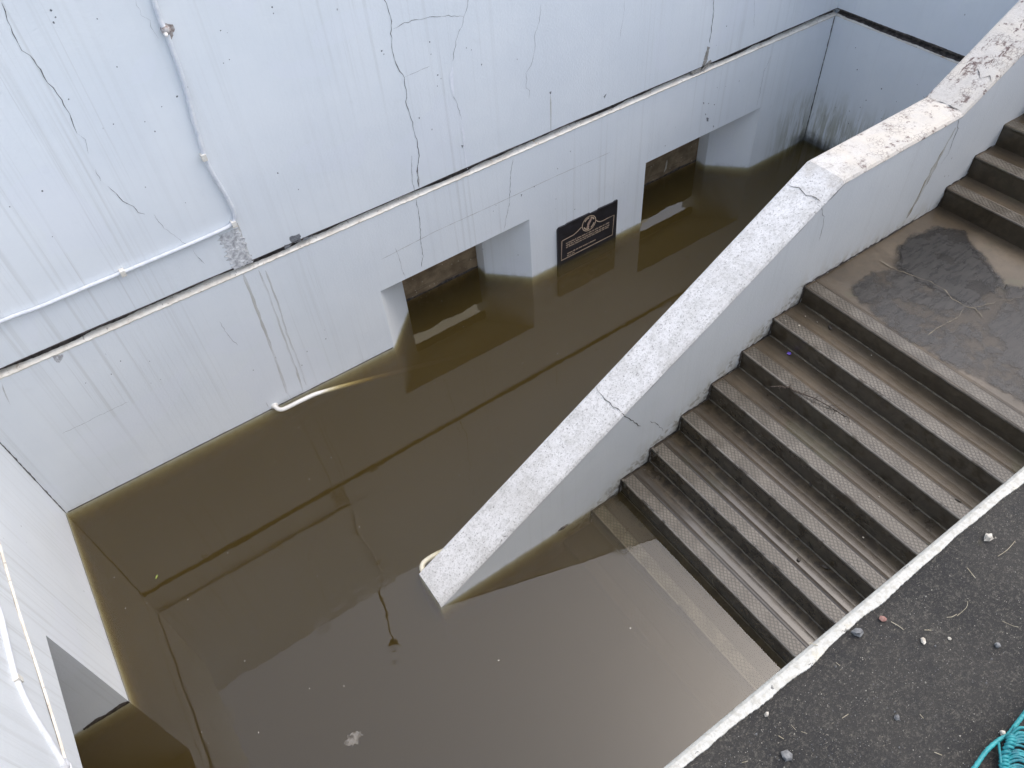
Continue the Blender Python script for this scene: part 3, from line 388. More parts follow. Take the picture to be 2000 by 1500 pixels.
# ------------------------------------------------------------------ boards closing the two openings
for (a, b, lab) in ((3.352, 4.236, 'muddy brown boards closing the opening left of the plaque'), (6.006, 7.254, 'muddy brown boards closing the opening right of the plaque')):
    t = thing('flood_board', lab, 'flood board', ((a + b) / 2, .5, 0), 'boards closing the wall openings')
    n = 40; pf = [(a + (b - a) * i / n, .49 + random.uniform(-.008, .008) + .012 * math.sin(i * .4 + a)) for i in range(n + 1)]
    k = n + 1; V = [(x, .48, z) for x, z in pf] + [(x, .5, z) for x, z in pf] + [(x, .48, BOT - .1) for x, z in pf] + [(x, .5, BOT - .1) for x, z in pf]; F = []
    for i in range(n): F += [(i, i + 1, k + i + 1, k + i), (2 * k + i, 2 * k + i + 1, i + 1, i), (k + i, k + i + 1, 3 * k + i + 1, 3 * k + i)]
    F += [(0, k, 3 * k, 2 * k), (n, 2 * k + n, 3 * k + n, k + n)]
    ob('board', V, F, 'gate', t)
    edge_strip('debris_line', a, b, lambda u: -.012, .015, .04, 'dirt', t, onY(.478), .02, .1, 5)
gm = D['gatemark']; ribbon('scrape', gm, .02, 'mote', bpy.data.objects['flood_board.001'], onY(.4785), .004, .03)
# pale slope added behind the long wall, tilted to bounce sky light through the slots
bk = B().prism([(1.5, 1.0), (9.6, 1.0), (9.6, 6), (1.5, 6)], -.3, 0.0); bk.V = [(x, y, z if z < 0 else (.02 if y < 2 else 7.2)) for x, y, z in bk.V]
tag(bk.ob('sky_reflector', 'sky_reflector'), kind='structure')
# ------------------------------------------------------------------ short wall at the far end
rw = thing('end_wall', 'white end wall at the far right corner with green algae and black runs', 'wall', (XR, -1.1, 0))
B().box((XR, YN - .02, BOT - .2), (XR + .6, .0, H)).ob('lower_wall', 'wall', rw)
B().box((XR + U, YN - .02, H + .066), (XR + .6, U, 3.78)).box((XR + .055, YN - .02, H - .03), (XR + .59, .05, H + .08)).ob('upper_wall', 'wall', rw)
V, F = [], []; n = 110
for i in range(n + 1):
    y = .002 + (YN - .02) * i / n; V += [(XR - .001, y, H - .004 + random.uniform(-.003, .003)), (XR - .003, y, H + .004), (XR + .02, y, H + .014), (XR + .056, y, H + .03)]
for i in range(n):
    for j in range(3): F.append((i * 4 + j, (i + 1) * 4 + j, (i + 1) * 4 + j + 1, i * 4 + j + 1))
ob('ledge', V, F, 'ledge', rw)
edge_strip('dirt_line', 0.0, YN, lambda u: H + .064, .006, .018, 'dirt', rw, onX(XR + U - .002), .02, -.1, 2)
ob('groove_back', [(XR + .0535, 0, H + .026), (XR + .0535, YN, H + .026), (XR + .0535, YN, H + .066), (XR + .0535, 0, H + .066)], [(0, 1, 2, 3)], 'dirt', rw)  # end wall groove back: inner shadow painted dark, with dirt
edge_strip('dirt_line', 0.0, YN, lambda u: .053, -.026, -.050, 'dirt', rw, lambda u, v: (XR + v, u, H + .031 - (.053 - v) * .40), .02, -.2, 2)  # dirt on the ledge, also painting the groove's shadow
ribbon('crack', [(-1.2, 1.02), (-1.5, .9), (-1.75, .86)], .004, 'crack', rw, onX(XR - .0015), .008)
for q in [(-.42, 1.0), (-.75, .92), (-.62, .74), (-.95, .86), (-.5, .42), (-1.1, 1.1), (-.33, 1.2), (-.85, .63), (-.6, .5)]:
    r = random.uniform(.004, .009); patch('paint_chip', [(q[0] + r * math.cos(a) * random.uniform(.6, 1.2), q[1] + r * math.sin(a) * random.uniform(.6, 1.2)) for a in [k * 1.05 for k in range(6)]], 'flake', rw, onX(XR - .0014), .001, .01)
# ------------------------------------------------------------------ wall at the near left with a flooded doorway
lw = thing('side_wall', 'white wall at the left edge with a low flooded doorway and a sagging ledge', 'wall', (-.3, -2.3, 0))
LZ = [(0.0, H), (-.7, 1.39), (-1.27, 1.338), (-1.76, 1.312), (-2.16, 1.262), (-2.5, 1.228), (-4.74, 1.12)]
DZ = 1.06
def lz(y):
    for (a, b) in zip(LZ[:-1], LZ[1:]):
        if b[0] <= y <= a[0]: return a[1] + (b[1] - a[1]) * (y - a[0]) / (b[0] - a[0])
    return LZ[-1][1]
b_ = B()
ys = [q[0] for q in LZ]
ys = [-0.0005] + ys[1:]
for y0, y1 in zip(ys[:-1], ys[1:]):     # band of wall above the doorway level
    zl0, zl1 = lz(y0), lz(y1)
    b_.add([(0, y0, DZ), (0, y1, DZ), (0, y1, zl1), (0, y0, zl0), (-.6, y0, DZ), (-.6, y1, DZ), (-.6, y1, zl1), (-.6, y0, zl0)], [(0, 3, 2, 1), (4, 5, 6, 7), (3, 7, 6, 2), (0, 1, 5, 4)])
b_.prism([(0, -1.8), (0, -.0005), (-.6, -.0005), (-.6, -1.8)], BOT - .2, DZ).prism([(0, -4.74), (0, -3.3), (-.6, -3.3), (-.6, -4.74)], BOT - .2, DZ)
b_.box((-2.4, -3.5, BOT - .2), (-2.2, -1.6, DZ + .2)).box((-2.2, -1.8, BOT - .2), (-.6, -1.65, DZ + .2)).box((-2.2, -3.45, BOT - .2), (-.6, -3.3, DZ + .2)).box((-2.4, -3.5, DZ + .2), (-.6, -1.6, DZ + .3))
b_.ob('lower_wall', 'wall', lw)
V, F = [], []; n = 120
up = B()
for y0, y1 in zip(ys[:-1], ys[1:]):
    a = U; z0_, z1_ = lz(y0) + .032, lz(y1) + .032
    up.add([(-.004, y0, z0_), (-.004, y1, z1_), (-.004, y1, 3.12), (-.004, y0, 3.12), (-.6, y0, z0_), (-.6, y1, z1_), (-.6, y1, 3.12), (-.6, y0, 3.12)], [(0, 3, 2, 1), (4, 5, 6, 7), (3, 7, 6, 2), (0, 1, 5, 4)])
up.ob('upper_wall', 'wall', lw)
for i in range(n + 1):
    y = -.002 + (-4.7) * i / n; z = lz(y); V += [(.001, y, z - .002 + random.uniform(-.002, .002)), (.003, y, z + .006), (-.008, y, z + .010), (-.018, y, z + .014), (-.019, y, z + .06)]
for i in range(n):
    for j in range(4): F.append((i * 5 + j, i * 5 + j + 1, (i + 1) * 5 + j + 1, (i + 1) * 5 + j))
ob('ledge', V, F, 'ledge', lw)
edge_strip('dirt_line', -.02, -4.6, lambda u: lz(u) + .030, .002, .010, 'dirt', lw, onX(-.002), .02, .2, 3)
edge_strip('tide_mark', -.02, -1.8, lambda u: -.01, .0105, .013, 'dirt', lw, onX(.0012), .03, .3, 4)
patch('spalled_corner', [(0.0, -.02), (0, .015), (-.05, .03), (-.16, .012), (-.2, .03), (-.3, .006), (-.3, -.02)], 'dirt', lw, lambda u, v: (u, -1.8015, v), .004)
# ------------------------------------------------------------------ parapet between the pool and the stairs
pw = thing('parapet_wall', 'sloping white parapet between the flooded pit and the stairs', 'parapet', (4.5, -2.31, 0))
TOP = [(2.02, .03), (5.42, 2.03), (6.66, 2.05), (7.3, 2.415), (11.0, 4.42)]
def pz(x):
    for a, b in zip(TOP[:-1], TOP[1:]):
        if a[0] <= x <= b[0]: return a[1] + (b[1] - a[1]) * (x - a[0]) / (b[0] - a[0])
CH = .028
pf = [(2.02, BOT - .2), (11.0, BOT - .2)] + [(x, z - CH) for x, z in TOP[::-1]]
b_ = B(); k = len(pf)
b_.add([(x, YP, z) for x, z in pf] + [(x, YN, z) for x, z in pf], [tuple(range(k)), tuple(range(k, 2 * k))[::-1]] + [(i, k + i, k + (i + 1) % k, (i + 1) % k) for i in range(k) if i not in range(2, k - 1)])
b_.ob('wall_body', 'pwall', pw)
V, F = [], []
xs_ = []
for a, b in zip(TOP[:-1], TOP[1:]):
    n = int((b[0] - a[0]) / .04); xs_ += [a[0] + (b[0] - a[0]) * i / n for i in range(n)]
xs_.append(TOP[-1][0])
for i, x in enumerate(xs_):
    z = pz(x); j = lambda s=.0022: random.uniform(-s, s)
    V += [(x, YP - .0035, z - CH - .004 + j()), (x, YP - .002 + j(.001), z - CH + .002 + j()), (x, YP + .010, z - .012 + j(.0015)), (x, YP + .034 + j(.003), z - .001 + j(.001)), (x, -2.31, z + .002 + j(.001)), (x, YN - .022 + j(.003), z + j(.001)), (x, YN - .004, z - .012), (x, YN + .002, z - CH)]
k = 8
for i in range(len(xs_) - 1):
    for j in range(k - 1): F.append((i * k + j, (i + 1) * k + j, (i + 1) * k + j + 1, i * k + j + 1))
F.append(tuple(range(k))[::-1])
cp = ob('coping', V, F, 'coping', pw)
# rounded foot of the coping, dipping into the water
for p in D['pcrack_top']:
    ribbon('crack', p, .0042, 'crack', pw, lambda u, v: (u, v, pz(u) + .0045), .007, .03)
ribbon('crack', [(6.652, YN - .03), (6.65, -2.25), (6.67, -2.33), (6.655, -2.44)], .008, 'crack', pw, lambda u, v: (u, v, 2.0565), .006, .03)
ribbon('crack', [(6.95, -2.30), (6.9, -2.37), (6.93, -2.41), (6.9, -2.455)], .005, 'crack', pw, lambda u, v: (u, v, pz(u) + .0055), .006, .03)
for w_, p in D['pcrack_side']: ribbon('crack', p, w_ / 1000 * .9, 'crack', pw, onY(YP - .0015), .008, .03)
# shadow gap with loose paint under the coping arris
def under(name, x0, x1, wmax, mat, step=.02, gap=.35):
    V, F = [], []; n = int((x1 - x0) / step); ph = [random.uniform(0, 6) for _ in range(5)]
    for i in range(n + 1):
        x = x0 + (x1 - x0) * i / n; s = sum(math.sin(x * 6 * (q + 1) + ph[q]) / (q + 1) for q in range(5)); w_ = max(.0004, wmax * (.5 + .4 * s - gap)) * math.sin(math.pi * min(1, max(0.02, i / n))) ** .5
        V += [(x, YP - .0018, pz(x) - CH - .003), (x, YP - .0018, pz(x) - CH - .003 - w_)]
    return ob(name, V, [(2 * i, 2 * i + 1, 2 * i + 3, 2 * i + 2) for i in range(n)], mat, pw)
under('loose_paint', 2.3, 5.3, .018, 'dirt', .02, .45); under('loose_paint', 5.0, 5.5, .035, 'flake', .015, .05); under('loose_paint', 6.9, 7.3, .03, 'flake', .015, .1)
# grime where the wall meets each step
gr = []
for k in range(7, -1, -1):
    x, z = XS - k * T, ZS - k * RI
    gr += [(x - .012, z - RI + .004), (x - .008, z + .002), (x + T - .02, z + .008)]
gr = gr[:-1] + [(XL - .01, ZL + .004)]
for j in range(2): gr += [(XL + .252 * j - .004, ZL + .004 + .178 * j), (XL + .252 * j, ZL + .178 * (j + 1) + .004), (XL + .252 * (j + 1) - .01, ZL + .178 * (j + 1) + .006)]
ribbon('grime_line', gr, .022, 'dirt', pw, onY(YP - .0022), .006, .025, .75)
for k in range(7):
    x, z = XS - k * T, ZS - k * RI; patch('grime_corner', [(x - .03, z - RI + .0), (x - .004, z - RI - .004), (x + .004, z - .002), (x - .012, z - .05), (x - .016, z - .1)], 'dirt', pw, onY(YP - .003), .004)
ribbon('rust_run', [(6.63, 1.95), (6.56, 1.7), (6.5, 1.45), (6.44, 1.25)], .05, stain_mat('ochre_run', (.42, .36, .25), .55, (20, 20, 2)), pw, onY(YP - .001), .004, .05)
# ------------------------------------------------------------------ stairs
stair = thing('staircase', 'wet brown concrete staircase going down into the water', 'staircase', (4.5, -3.5, 0))
Y0, Y1 = YD + .012, YP + .012
def step_profile(x, z, depth, drop, r=.011):
    return [(x + depth, z), (x + depth, z - drop), (x, z - drop), (x, z - r), (x + r * .3, z - r * .3), (x + r, z)]
hz = .018
def make_step(x, z, depth, drop, name='step'):
    # tread with a slight dish behind its nosing
    pr_ = [(x + .012, z - drop), (x + depth + .01, z - drop), (x + depth + .01, z - .002), (x + depth * .7, z - .006), (x + .135, z - .0035), (x + .112, z), (x + .106, z - .003), (x + .102, z), (x + .012, z), (x + .004, z - .004), (x, z - .012), (x + .004, z - .03)]
    V, F = [], []; ny = 60; k = len(pr_)
    for i in range(ny + 1):
        y = Y0 + (Y1 - Y0) * i / ny; jx = random.uniform(-.0016, .0016)
        for q, (a, c) in enumerate(pr_): V.append((a + (jx if q > 7 else 0), y, c))
    for i in range(ny):
        for q in range(k): F.append((i * k + q, (i + 1) * k + q, (i + 1) * k + (q + 1) % k, i * k + (q + 1) % k))
    F += [tuple(range(k)), tuple(range(ny * k, (ny + 1) * k))[::-1]]
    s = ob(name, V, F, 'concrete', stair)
    B().box((x + .014, Y0 + .02, z - .004), (x + .098, Y1 - .03, z + .0016)).ob('nosing_strip', 'nosing', s)
    return s
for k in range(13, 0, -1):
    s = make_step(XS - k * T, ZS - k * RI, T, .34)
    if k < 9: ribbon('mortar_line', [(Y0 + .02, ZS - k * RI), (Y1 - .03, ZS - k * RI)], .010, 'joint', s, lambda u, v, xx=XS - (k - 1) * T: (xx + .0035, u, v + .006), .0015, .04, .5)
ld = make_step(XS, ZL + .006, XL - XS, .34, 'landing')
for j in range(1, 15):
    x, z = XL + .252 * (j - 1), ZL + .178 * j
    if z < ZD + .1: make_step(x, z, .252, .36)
# landing marks
soft_patch('wet_patch', D['wet'][0], 'damp', ld, ZL + .0066, .09)
soft_patch('wet_patch', D['wetcore'], 'wet', ld, ZL + .0074, .06)
for w_, p in D['lcrack']: ribbon('silt_vein', p, w_ / 1000 * .42, 'lsand', ld, onZ(ZL + .0085), .008, .03, .8)
# ------------------------------------------------------------------ plaque
pq = D['plaque']
pl = thing('plaque', 'black plaque with gold border and round fish emblem on the white wall', 'plaque', ((pq[0][0] + pq[1][0]) / 2, -.01, .2))
x0, x1 = 4.886, 5.640; zb0, zb1 = .452, .436
top_ = [(x0, .430), (x0 + .02, .449), (x0 + .10, .444), (x0 + .13, .452), (x0 + .4, .447), (x0 + .42, .436), (x0 + .5, .436), (x0 + .52, .446), (x1 - .05, .437), (x1 - .03, .445), (x1, .444)]
pp = [(x0, -.16), (x1, -.16)] + top_[::-1]
k = len(pp); ob('panel', [(x, -.018, z) for x, z in pp] + [(x, -.0005, z) for x, z in pp], [tuple(range(k)), tuple(range(k, 2 * k))[::-1]] + [(i, (i + 1) % k, k + (i + 1) % k, k + i)[::-1] for i in range(k)], 'plaque', pl)
ribbon('gold_border', D['pl_border'][0], .009, 'gold', pl, onY(-.0195), 0, 1, 0, False); ribbon('gold_border', D['pl_border'][1], .009, 'gold', pl, onY(-.0195), 0, 1, 0, False)
ec = ((D['pl_emb'][1][0][0] + D['pl_emb'][1][1][0]) / 2, (D['pl_emb'][1][0][1] + D['pl_emb'][1][1][1]) / 2); er = abs(D['pl_emb'][1][1][0] - D['pl_emb'][1][0][0]) / 2
em = ob('emblem', *(lambda n: ([(ec[0] + er * rr * math.cos(2 * math.pi * i / n), -.021, ec[1] + er * rr * math.sin(2 * math.pi * i / n)) for rr in (1.0, .9) for i in range(n)], [(i, (i + 1) % n, n + (i + 1) % n, n + i) for i in range(n)]))(40), 'gold', pl)
for a0, a1 in ((.35, 1.25), (1.55, 2.5), (3.5, 4.75), (5.1, 6.0)):
    n = 10; ob('emblem_band', [(ec[0] + er * rr * math.cos(a0 + (a1 - a0) * i / n), -.0205, ec[1] + er * rr * math.sin(a0 + (a1 - a0) * i / n)) for rr in (.82, .66) for i in range(n + 1)], [(i, i + 1, n + 2 + i, n + 1 + i) for i in range(n)], 'gold', em)
fp = [(-.30, -.62), (-.12, -.52), (-.02, -.70), (.03, -.44), (.0, -.28), (.16, -.02), (.34, .28), (.44, .52), (.40, .62), (.26, .60), (.06, .44), (-.16, .18), (-.26, -.06), (-.24, -.28), (-.36, -.36)]
ob('leaping_fish', [(ec[0] + er * a, -.0215, ec[1] + er * b) for a, b in fp], [tuple(range(len(fp)))], 'fish', em)
rw_ = [(3, 11, 2, 8, 6, 2, 1, 5, 4, 6, 6, 3, 1, 6), (7, 5, 2, 7, 3, 4, 5, 8, 2, 6, 4, 5, 3, 4), (3, 9, 10, 2, 3, 6, 5, 9, 4, 6), (9, 4, 4, 6, 9, 2, 10), (4, 2, 4)]
for (a, b), words in zip(D['pl_rows'], rw_):
    tot = sum(words) + len(words) - 1; u = b[0] - a[0]; q = 0; lb = B(); hh = .017
    for wl in words:
        for c in range(wl):
            cx = a[0] + u * (q + .5) / tot; cz_ = a[1] + (b[1] - a[1]) * (q + .5) / tot; cw = u / tot * .34; h2 = hh * random.choice((.36, .36, .36, .55))
            lb.add([(cx - cw, -.0196, cz_ - hh * .4), (cx + cw, -.0196, cz_ - hh * .4), (cx + cw * random.uniform(.4, 1), -.0196, cz_ + h2), (cx - cw, -.0196, cz_ + h2)], [(0, 1, 2, 3)]); q += 1
        q += 1
    lb.ob('lettering', 'gold', pl)
# ------------------------------------------------------------------ conduits and lamp
cd = thing('conduit', 'white painted conduit running along the long wall and bending upward', 'conduit', (2.1, 0, 1.8))
cpts = [(x, U - .018, z) for x, z in D['conduit']]
cpts = [(2.09, U - .018, 3.78)] + cpts[:-1] + [(.02, U - .018, 1.80)]
B().tube(smooth_path(cpts, 4), .0145, 10).ob('pipe', 'conduit', cd, True)
for (x, z), dx in zip(D['clamp'], ((.02, 0), (.02, 0), (0, .02))):
    B().box((x - .016, U - .042, z - .022), (x + .016, U - .001, z + .022)).ob('clamp', 'ledge', cd)
x, z = D['jbox'][0]
jb = B().tube([(x, U - .001, z), (x, U - .03, z), (x, U - .045, z)], [.026, .026, .016], 14).ob('junction_box', 'rustc', cd, True)
B().tube([(x - .012, U - .04, z - .012), (x - .016, U - .062, z - .016)], [.014, .007], 8).ob('cap', 'steel', jb, True)
patch('rust_halo', [(x + .015, z + .03), (x + .055, z + .01), (x + .05, z - .015), (x + .015, z - .065), (x - .005, z - .03)], 'rustc', cd, onY(U - .0016), .004)
lp = thing('lamp_post', 'thin lamp post on top of the long wall, seen mirrored in the water', 'lamp post', (2.05, .3, 3.78))
B().tube([(2.07, .3, 3.78), (2.05, .3, 4.8), (1.96, .3, 5.9)], [.02, .018, .016], 8).ob('post', 'lamp', lp, True)
B().tube([(1.96, .3, 5.85), (1.955, .3, 5.9), (1.95, .3, 6.0), (1.945, .3, 6.08)], [.03, .085, .09, .03], 12).ob('lamp_head', 'lamp', lp, True)
c2_ = thing('conduit', 'white conduit sloping down the side wall at the left edge', 'conduit', (.03, -2.2, 1.4))
lc = [(.0, y, z) for y, z in D['lconduit']]; B().tube(smooth_path([(-.005, -.02, 1.80), (-.005, -.9, 1.66)] + lc + [(.0, -4.5, .9)], 4), .0155, 10).ob('pipe', 'conduit', c2_, True)
y, z = D['lclamp'][0]; B().box((-.029, y - .014, z - .024), (.02, y + .014, z + .024)).ob('clamp', 'ledge', c2_)
# ------------------------------------------------------------------ handrails at the water's surface
hr = thing('handrail', 'white handrail on the long wall dipping under the muddy water', 'handrail', (1.8, 0, 0))
B().tube(smooth_path([(1.80, .01, .012), (1.805, -.03, .012), (1.825, -.07, .012), (1.87, -.085, .012), (2.0, -.085, .010), (2.12, -.085, .004), (2.2, -.085, -.012), (2.5, -.085, -.10), (3.2, -.085, -.32), (4.4, -.085, -.7)], 6), .0195, 12).ob('rail', 'steel', hr, True)
B().tube([(1.80, .0, .012), (1.80, -.008, .012)], .034, 14).ob('mounting_plate', 'steel', hr, True)
B().tube([(3.0, -.001, -.30), (3.0, -.085, -.27)], .01, 8).ob('bracket', 'steel', hr, True)
h2_ = thing('handrail', 'sunken handrail beside the foot of the sloping parapet', 'handrail', (2.07, -2.15, 0))
B().tube(smooth_path([(2.06, YN - .01, -.03), (2.062, -2.12, -.03), (2.085, -2.085, -.03), (2.13, -2.07, -.03), (2.25, -2.068, -.045), (2.6, -2.068, -.15), (3.6, -2.068, -.45)], 6), .0195, 12).ob('rail', 'steel', h2_, True)
B().tube([(2.06, YN, -.03), (2.06, YN + .008, -.03)], .034, 14).ob('mounting_plate', 'steel', h2_, True)
B().tube([(2.9, YN, -.27), (2.9, -2.068, -.24)], .01, 8).ob('bracket', 'steel', h2_, True)
# ------------------------------------------------------------------ small things
def lump(name, c, r, mat, seed, squash=(1, 1, 1), rz=0, parent=None, seg=7, ring=5, rough=.25):
    rnd = random.Random(seed); V, F = [], []
    V.append((0, 0, -1)); 
    for i in range(1, ring):
        th = math.pi * i / ring
        for j in range(seg): a = 2 * math.pi * j / seg; q = 1 + rnd.uniform(-rough, rough); V.append((math.sin(th) * math.cos(a) * q, math.sin(th) * math.sin(a) * q, -math.cos(th) * (1 + rnd.uniform(-rough, rough) * .5)))
    V.append((0, 0, 1)); L = len(V) - 1
    for j in range(seg):
        F.append((0, 1 + (j + 1) % seg, 1 + j)); F.append((L, 1 + (ring - 2) * seg + j, 1 + (ring - 2) * seg + (j + 1) % seg))
        for i in range(ring - 2): F.append((1 + i * seg + j, 1 + i * seg + (j + 1) % seg, 1 + (i + 1) * seg + (j + 1) % seg, 1 + (i + 1) * seg + j))
    cs, sn = math.cos(rz), math.sin(rz)
    V = [(c[0] + r * (x * squash[0] * cs - y * squash[1] * sn), c[1] + r * (x * squash[0] * sn + y * squash[1] * cs), c[2] + r * z * squash[2]) for x, y, z in V]
    return ob(name, V, F, mat, parent)
stones = [(.013, 'st_pale', (1, .75, .7), 'pale beige stone near the right edge of the asphalt deck'), (.013, 'st_grey', (.7, 1, .8), 'angular grey stone beside the small reddish pebble'), (.008, 'st_red', (1, .8, .7), 'small reddish pebble next to the white deck edge'), (.007, 'st_pale', (1.2, .7, .6), 'tan broken bit in the middle of the deck, right of the reddish pebble'), (.007, 'st_grey', (.8, 1, .8), 'small blue grey pebble near the right picture edge on the deck'),
    (.006, 'st_pale', (1, .7, .7), 'tiny cream pebble close to the white deck edge'), (.006, 'st_grey', (.8, 1, .8), 'tiny pale grey pebble on the lower deck, left of the net'), (.012, 'st_grey', (1, .8, .5), 'flat dark grey stone at the bottom picture edge'), (.007, 'st_pale', (1, .8, .8), 'cream pebble touching the teal net rope'), (.004, 'mote', (1, 1, .7), 'tiny white crumb on the deck between the grey pebbles')]
for i, (p, (r, mt_, sq, lab)) in enumerate(zip(D['stone'], stones)): tag(lump('pebble', (p[0], p[1], ZD + r * sq[2] * .8), r, mt_, 20 + i, sq, i * 1.3, None, 6, 5, .3), lab, 'pebble', 'stones on the asphalt deck')
for i, p in enumerate(D['straw']):
    pts = [(x, y, ZD + .003 + .0015 * (j % 2)) for j, (x, y) in enumerate(p)]
    tag(B().tube(smooth_path(pts, 4) if len(pts) > 2 else pts, random.uniform(.0004, .0009), 5).ob('straw', 'straw'), 'short dry straw fibre lying on the black asphalt', 'straw', 'dry straws on the asphalt')
for i, (x, y) in enumerate(D['fleck']):
    tag(lump('floating_fleck', (x, y, .001), random.uniform(.003, .0062), 'mote', 50 + i, (1, random.uniform(.35, .8), .25), i * .9), 'tiny pale fleck floating on the brown water', 'fleck', 'flecks floating on the water')
x, y = D['foam'][0]
fm_o = patch('foam_clump', [(x + .052 * math.cos(k * .42) * (1 + .35 * math.sin(k * 1.9)), y + .04 * math.sin(k * .42) * (1 + .3 * math.sin(k * 2.7 + 1))) for k in range(15)], stain_mat('thin_scum', (.42, .40, .37), .42, (26, 26, 26)), None, onZ(.0012), .008, .012); tag(fm_o, 'pale clump of foam floating near the bottom of the picture', 'foam')
x, y = D['floatleaf'][0]; tag(lump('leaf', (x, y, .002), .018, 'moss', 3, (1, .4, .15), .9), 'small yellow green leaf floating on the brown water', 'leaf')
def zk(k): return ZS - k * RI
labs = ['dark curled leaf on the first tread below the landing', 'black hooked leaf on a lower tread near the deck edge', 'dark bead like seed on a lower tread', 'black seed on the nosing of a lower tread', 'dark leaf scrap on a tread close to the white deck edge', 'round black seed on the tread left of the long twig', 'thin brown leaf on a middle tread', 'dark leaf in the corner under a low riser']
for i, ((k, p), lab) in enumerate(zip(D['leafs'], labs)): tag(lump('leaf' if 'leaf' in lab else 'seed', (p[0], p[1], zk(k) + .006), (.028, .03, .012, .014, .02, .012, .026, .022)[i], 'leaf', 70 + i, (1, .45 if 'leaf' in lab else .9, .25), 1 + i), lab, 'leaf' if 'leaf' in lab else 'seed', 'leaves and seeds on the steps')
tw = thing('twig', 'long dark branching twig lying across the nosing of an upper step', 'twig', (4.77, -3.0, zk(2)))
tp = [(x, y, zk(2) + .012 + .01 * math.sin(i * 1.3)) for i, (x, y) in enumerate(D['twig'])]
B().tube(smooth_path(tp, 4), [.0055 - .0032 * i / 44 for i in range(45)], 6).ob('stem', 'twig', tw, True)
rnd = random.Random(5)
for i in range(1, 9):
    for s in (-1, 1):
        b0 = Vector(tp[i]); d = Vector((s * rnd.uniform(.02, .06), -rnd.uniform(.0, .05), rnd.uniform(.0, .02)))
        B().tube([b0, b0 + d * .5 + Vector((0, .006, 0)), b0 + d], [.0022, .0018, .001], 5).ob('side_twig', 'twig', tw, True)
for i, ((k, p), lab) in enumerate(zip(D['twigs2'], ['short upright dark twig on a middle tread', 'forked twig on the tread just above the deck edge', 'thin hair like twig on a low nosing', 'twig bits at the wall end of the third tread', 'twig bits at the wall end of the fifth tread', 'twig bits at the wall end of the sixth tread'])):
    t = thing('twig', lab, 'twig', (p[0][0], p[0][1], zk(k)), 'loose twigs on the steps'); pts = [(x, y, zk(k) + .008) for x, y in p]
    B().tube(pts, .0028, 5).ob('stem', 'twig', t)
    if i != 2:
        for q in range(4 if i < 2 else 8):
            b0 = Vector(pts[q % len(pts)]) + Vector((rnd.uniform(-.03, .03), rnd.uniform(-.03, .03), 0)); B().tube([b0, b0 + Vector((rnd.uniform(-.06, .06), rnd.uniform(-.06, .06), rnd.uniform(-.003, .012)))], .0016, 5).ob('side_twig', 'twig', t)
x, y = D['petal'][0]; pt = thing('flower', 'small violet blossom on the second tread below the landing', 'flower', (x, y, zk(2)))
for i in range(5): lump('petal', (x + .008 * math.cos(i * 1.257), y + .008 * math.sin(i * 1.257), zk(2) + .005), .009, 'petal', i, (1, .7, .3), i * 1.257, pt)
for i, (k, p) in enumerate(D['mote']): tag(lump('pale_chip', (p[0], p[1], zk(k) + .002), random.uniform(.005, .009), 'mote', 120 + i, (1, .7, .5), i), 'tiny pale chip lying on a wet brown tread', 'chip', 'pale chips on the treads')
x, y = D['debris'][0]; tag(lump('debris_clump', (x, y - .005, .003), .045, 'dirt', 9, (1, .4, .35), .05, None, 9, 6, .4), 'dark clump of debris where the parapet meets the water', 'debris')
p = D['debris'][1:]; tag(B().tube([(p[0][0], p[0][1], .03), (p[1][0], p[1][1], .004)], .003, 5).ob('straw', 'straw'), 'bent tan straw standing beside the debris clump', 'straw')
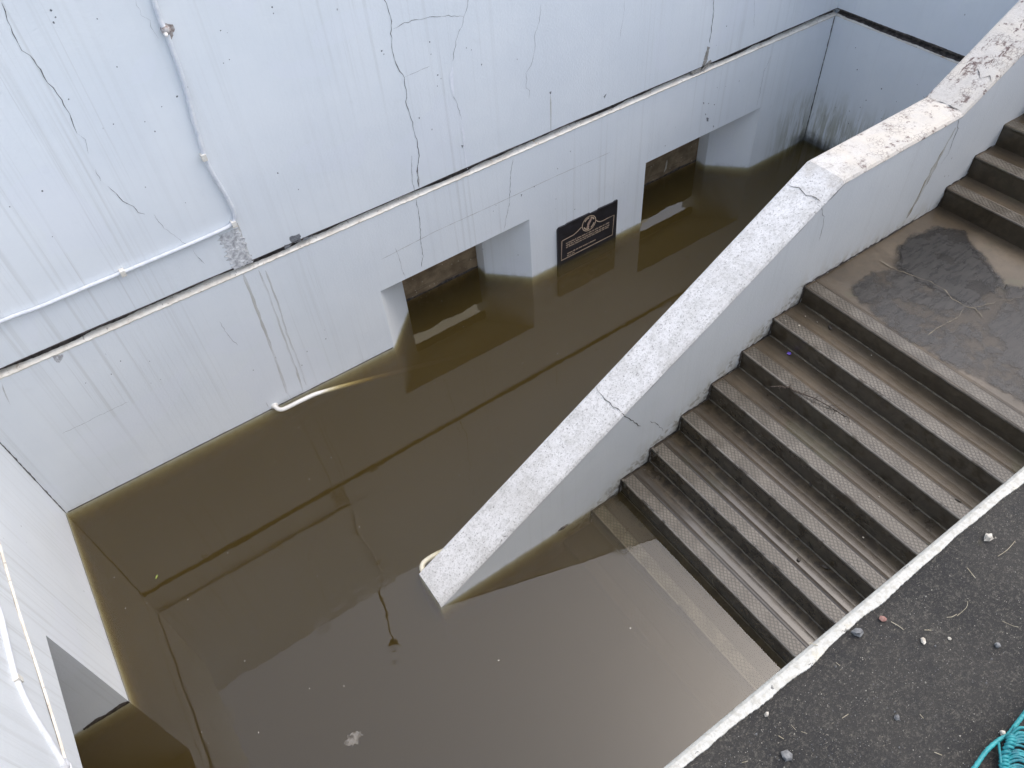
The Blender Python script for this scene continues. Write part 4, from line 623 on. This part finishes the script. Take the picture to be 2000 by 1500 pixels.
# teal net on the deck
nt = thing('fishing_net', 'teal rope edged net lying on the asphalt at the bottom right corner', 'net', (2.4, -5.0, ZD))
er_ = [(x, y, ZD + .012 + .006 * math.sin(i * 1.1)) for i, (x, y) in enumerate(D['net'])]
sp_ = smooth_path(er_, 8); B().tube(sp_, [.0042 * (1 + .10 * math.sin(i * 2.3)) for i in range(len(sp_))], 10).ob('edge_rope', 'tealp', nt, True)
nb = B(); rnd = random.Random(3)
base = [Vector((x, y, ZD + .016 + .004 * math.sin(i * 1.7))) for i, (x, y) in enumerate(D['netknot'])]
base = smooth_path(base, 2); nb.tube(smooth_path(base, 4), .0062, 7)
ends = D['netend']
for i, b0 in enumerate(base):
    e0 = ends[min(len(ends) - 1, int(i * len(ends) / len(base)))]
    for s in range(2):
        e = Vector((e0[0] + rnd.uniform(-.008, .008), e0[1] + rnd.uniform(-.008, .008), ZD + .008 + .008 * rnd.random()))
        mid = b0 * .45 + e * .55 + Vector((rnd.uniform(-.004, .004), .010 + .006 * rnd.random(), .008)); nb.tube(smooth_path([b0, mid, e], 6), .0027, 6)
    nb.tube(smooth_path([b0 + Vector((-.007, .004, .002)), b0 + Vector((.0, .002, .009)), b0 + Vector((.008, -.005, .003))], 4), .0034, 6)
for q, i in ((3, 1), (5, len(base) - 1)): nb.tube(smooth_path([Vector(er_[q]), (Vector(er_[q]) + base[i]) / 2 + Vector((0, 0, .005)), base[i]], 4), .0027, 6)
nb.ob('netting', 'teal', nt, True)
# loose grit on the asphalt: nobody could count it
rnd = random.Random(11); gv = {'mote': B(), 'st_grey': B()}
for i in range(5200):
    x = rnd.uniform(1.55, 3.7); y = YD - .06 - .62 * rnd.random() ** 1.2; s = rnd.uniform(.0007, .0017) * (1.8 if rnd.random() < .06 else 1); a = rnd.uniform(0, 6.3)
    cl = math.sin(x * 9 + 2 * math.sin(y * 14)) + math.sin(y * 23 + x * 5)
    if cl < rnd.uniform(-1.6, 1.2): continue
    k = [(x + s * math.cos(a + q * 2.1) * rnd.uniform(.7, 1.5), y + s * math.sin(a + q * 2.1), ZD + .0003) for q in range(3)]
    gv['mote' if rnd.random() < .45 else 'st_grey'].add(k + [(x, y, ZD + s * 1.1)], [(0, 1, 3), (1, 2, 3), (2, 0, 3)])
for mt_, b in gv.items(): tag(b.ob('grit', mt_), 'fine pale grit scattered over the asphalt' if mt_ == 'mote' else 'fine grey grit scattered over the asphalt', 'grit', kind='stuff')
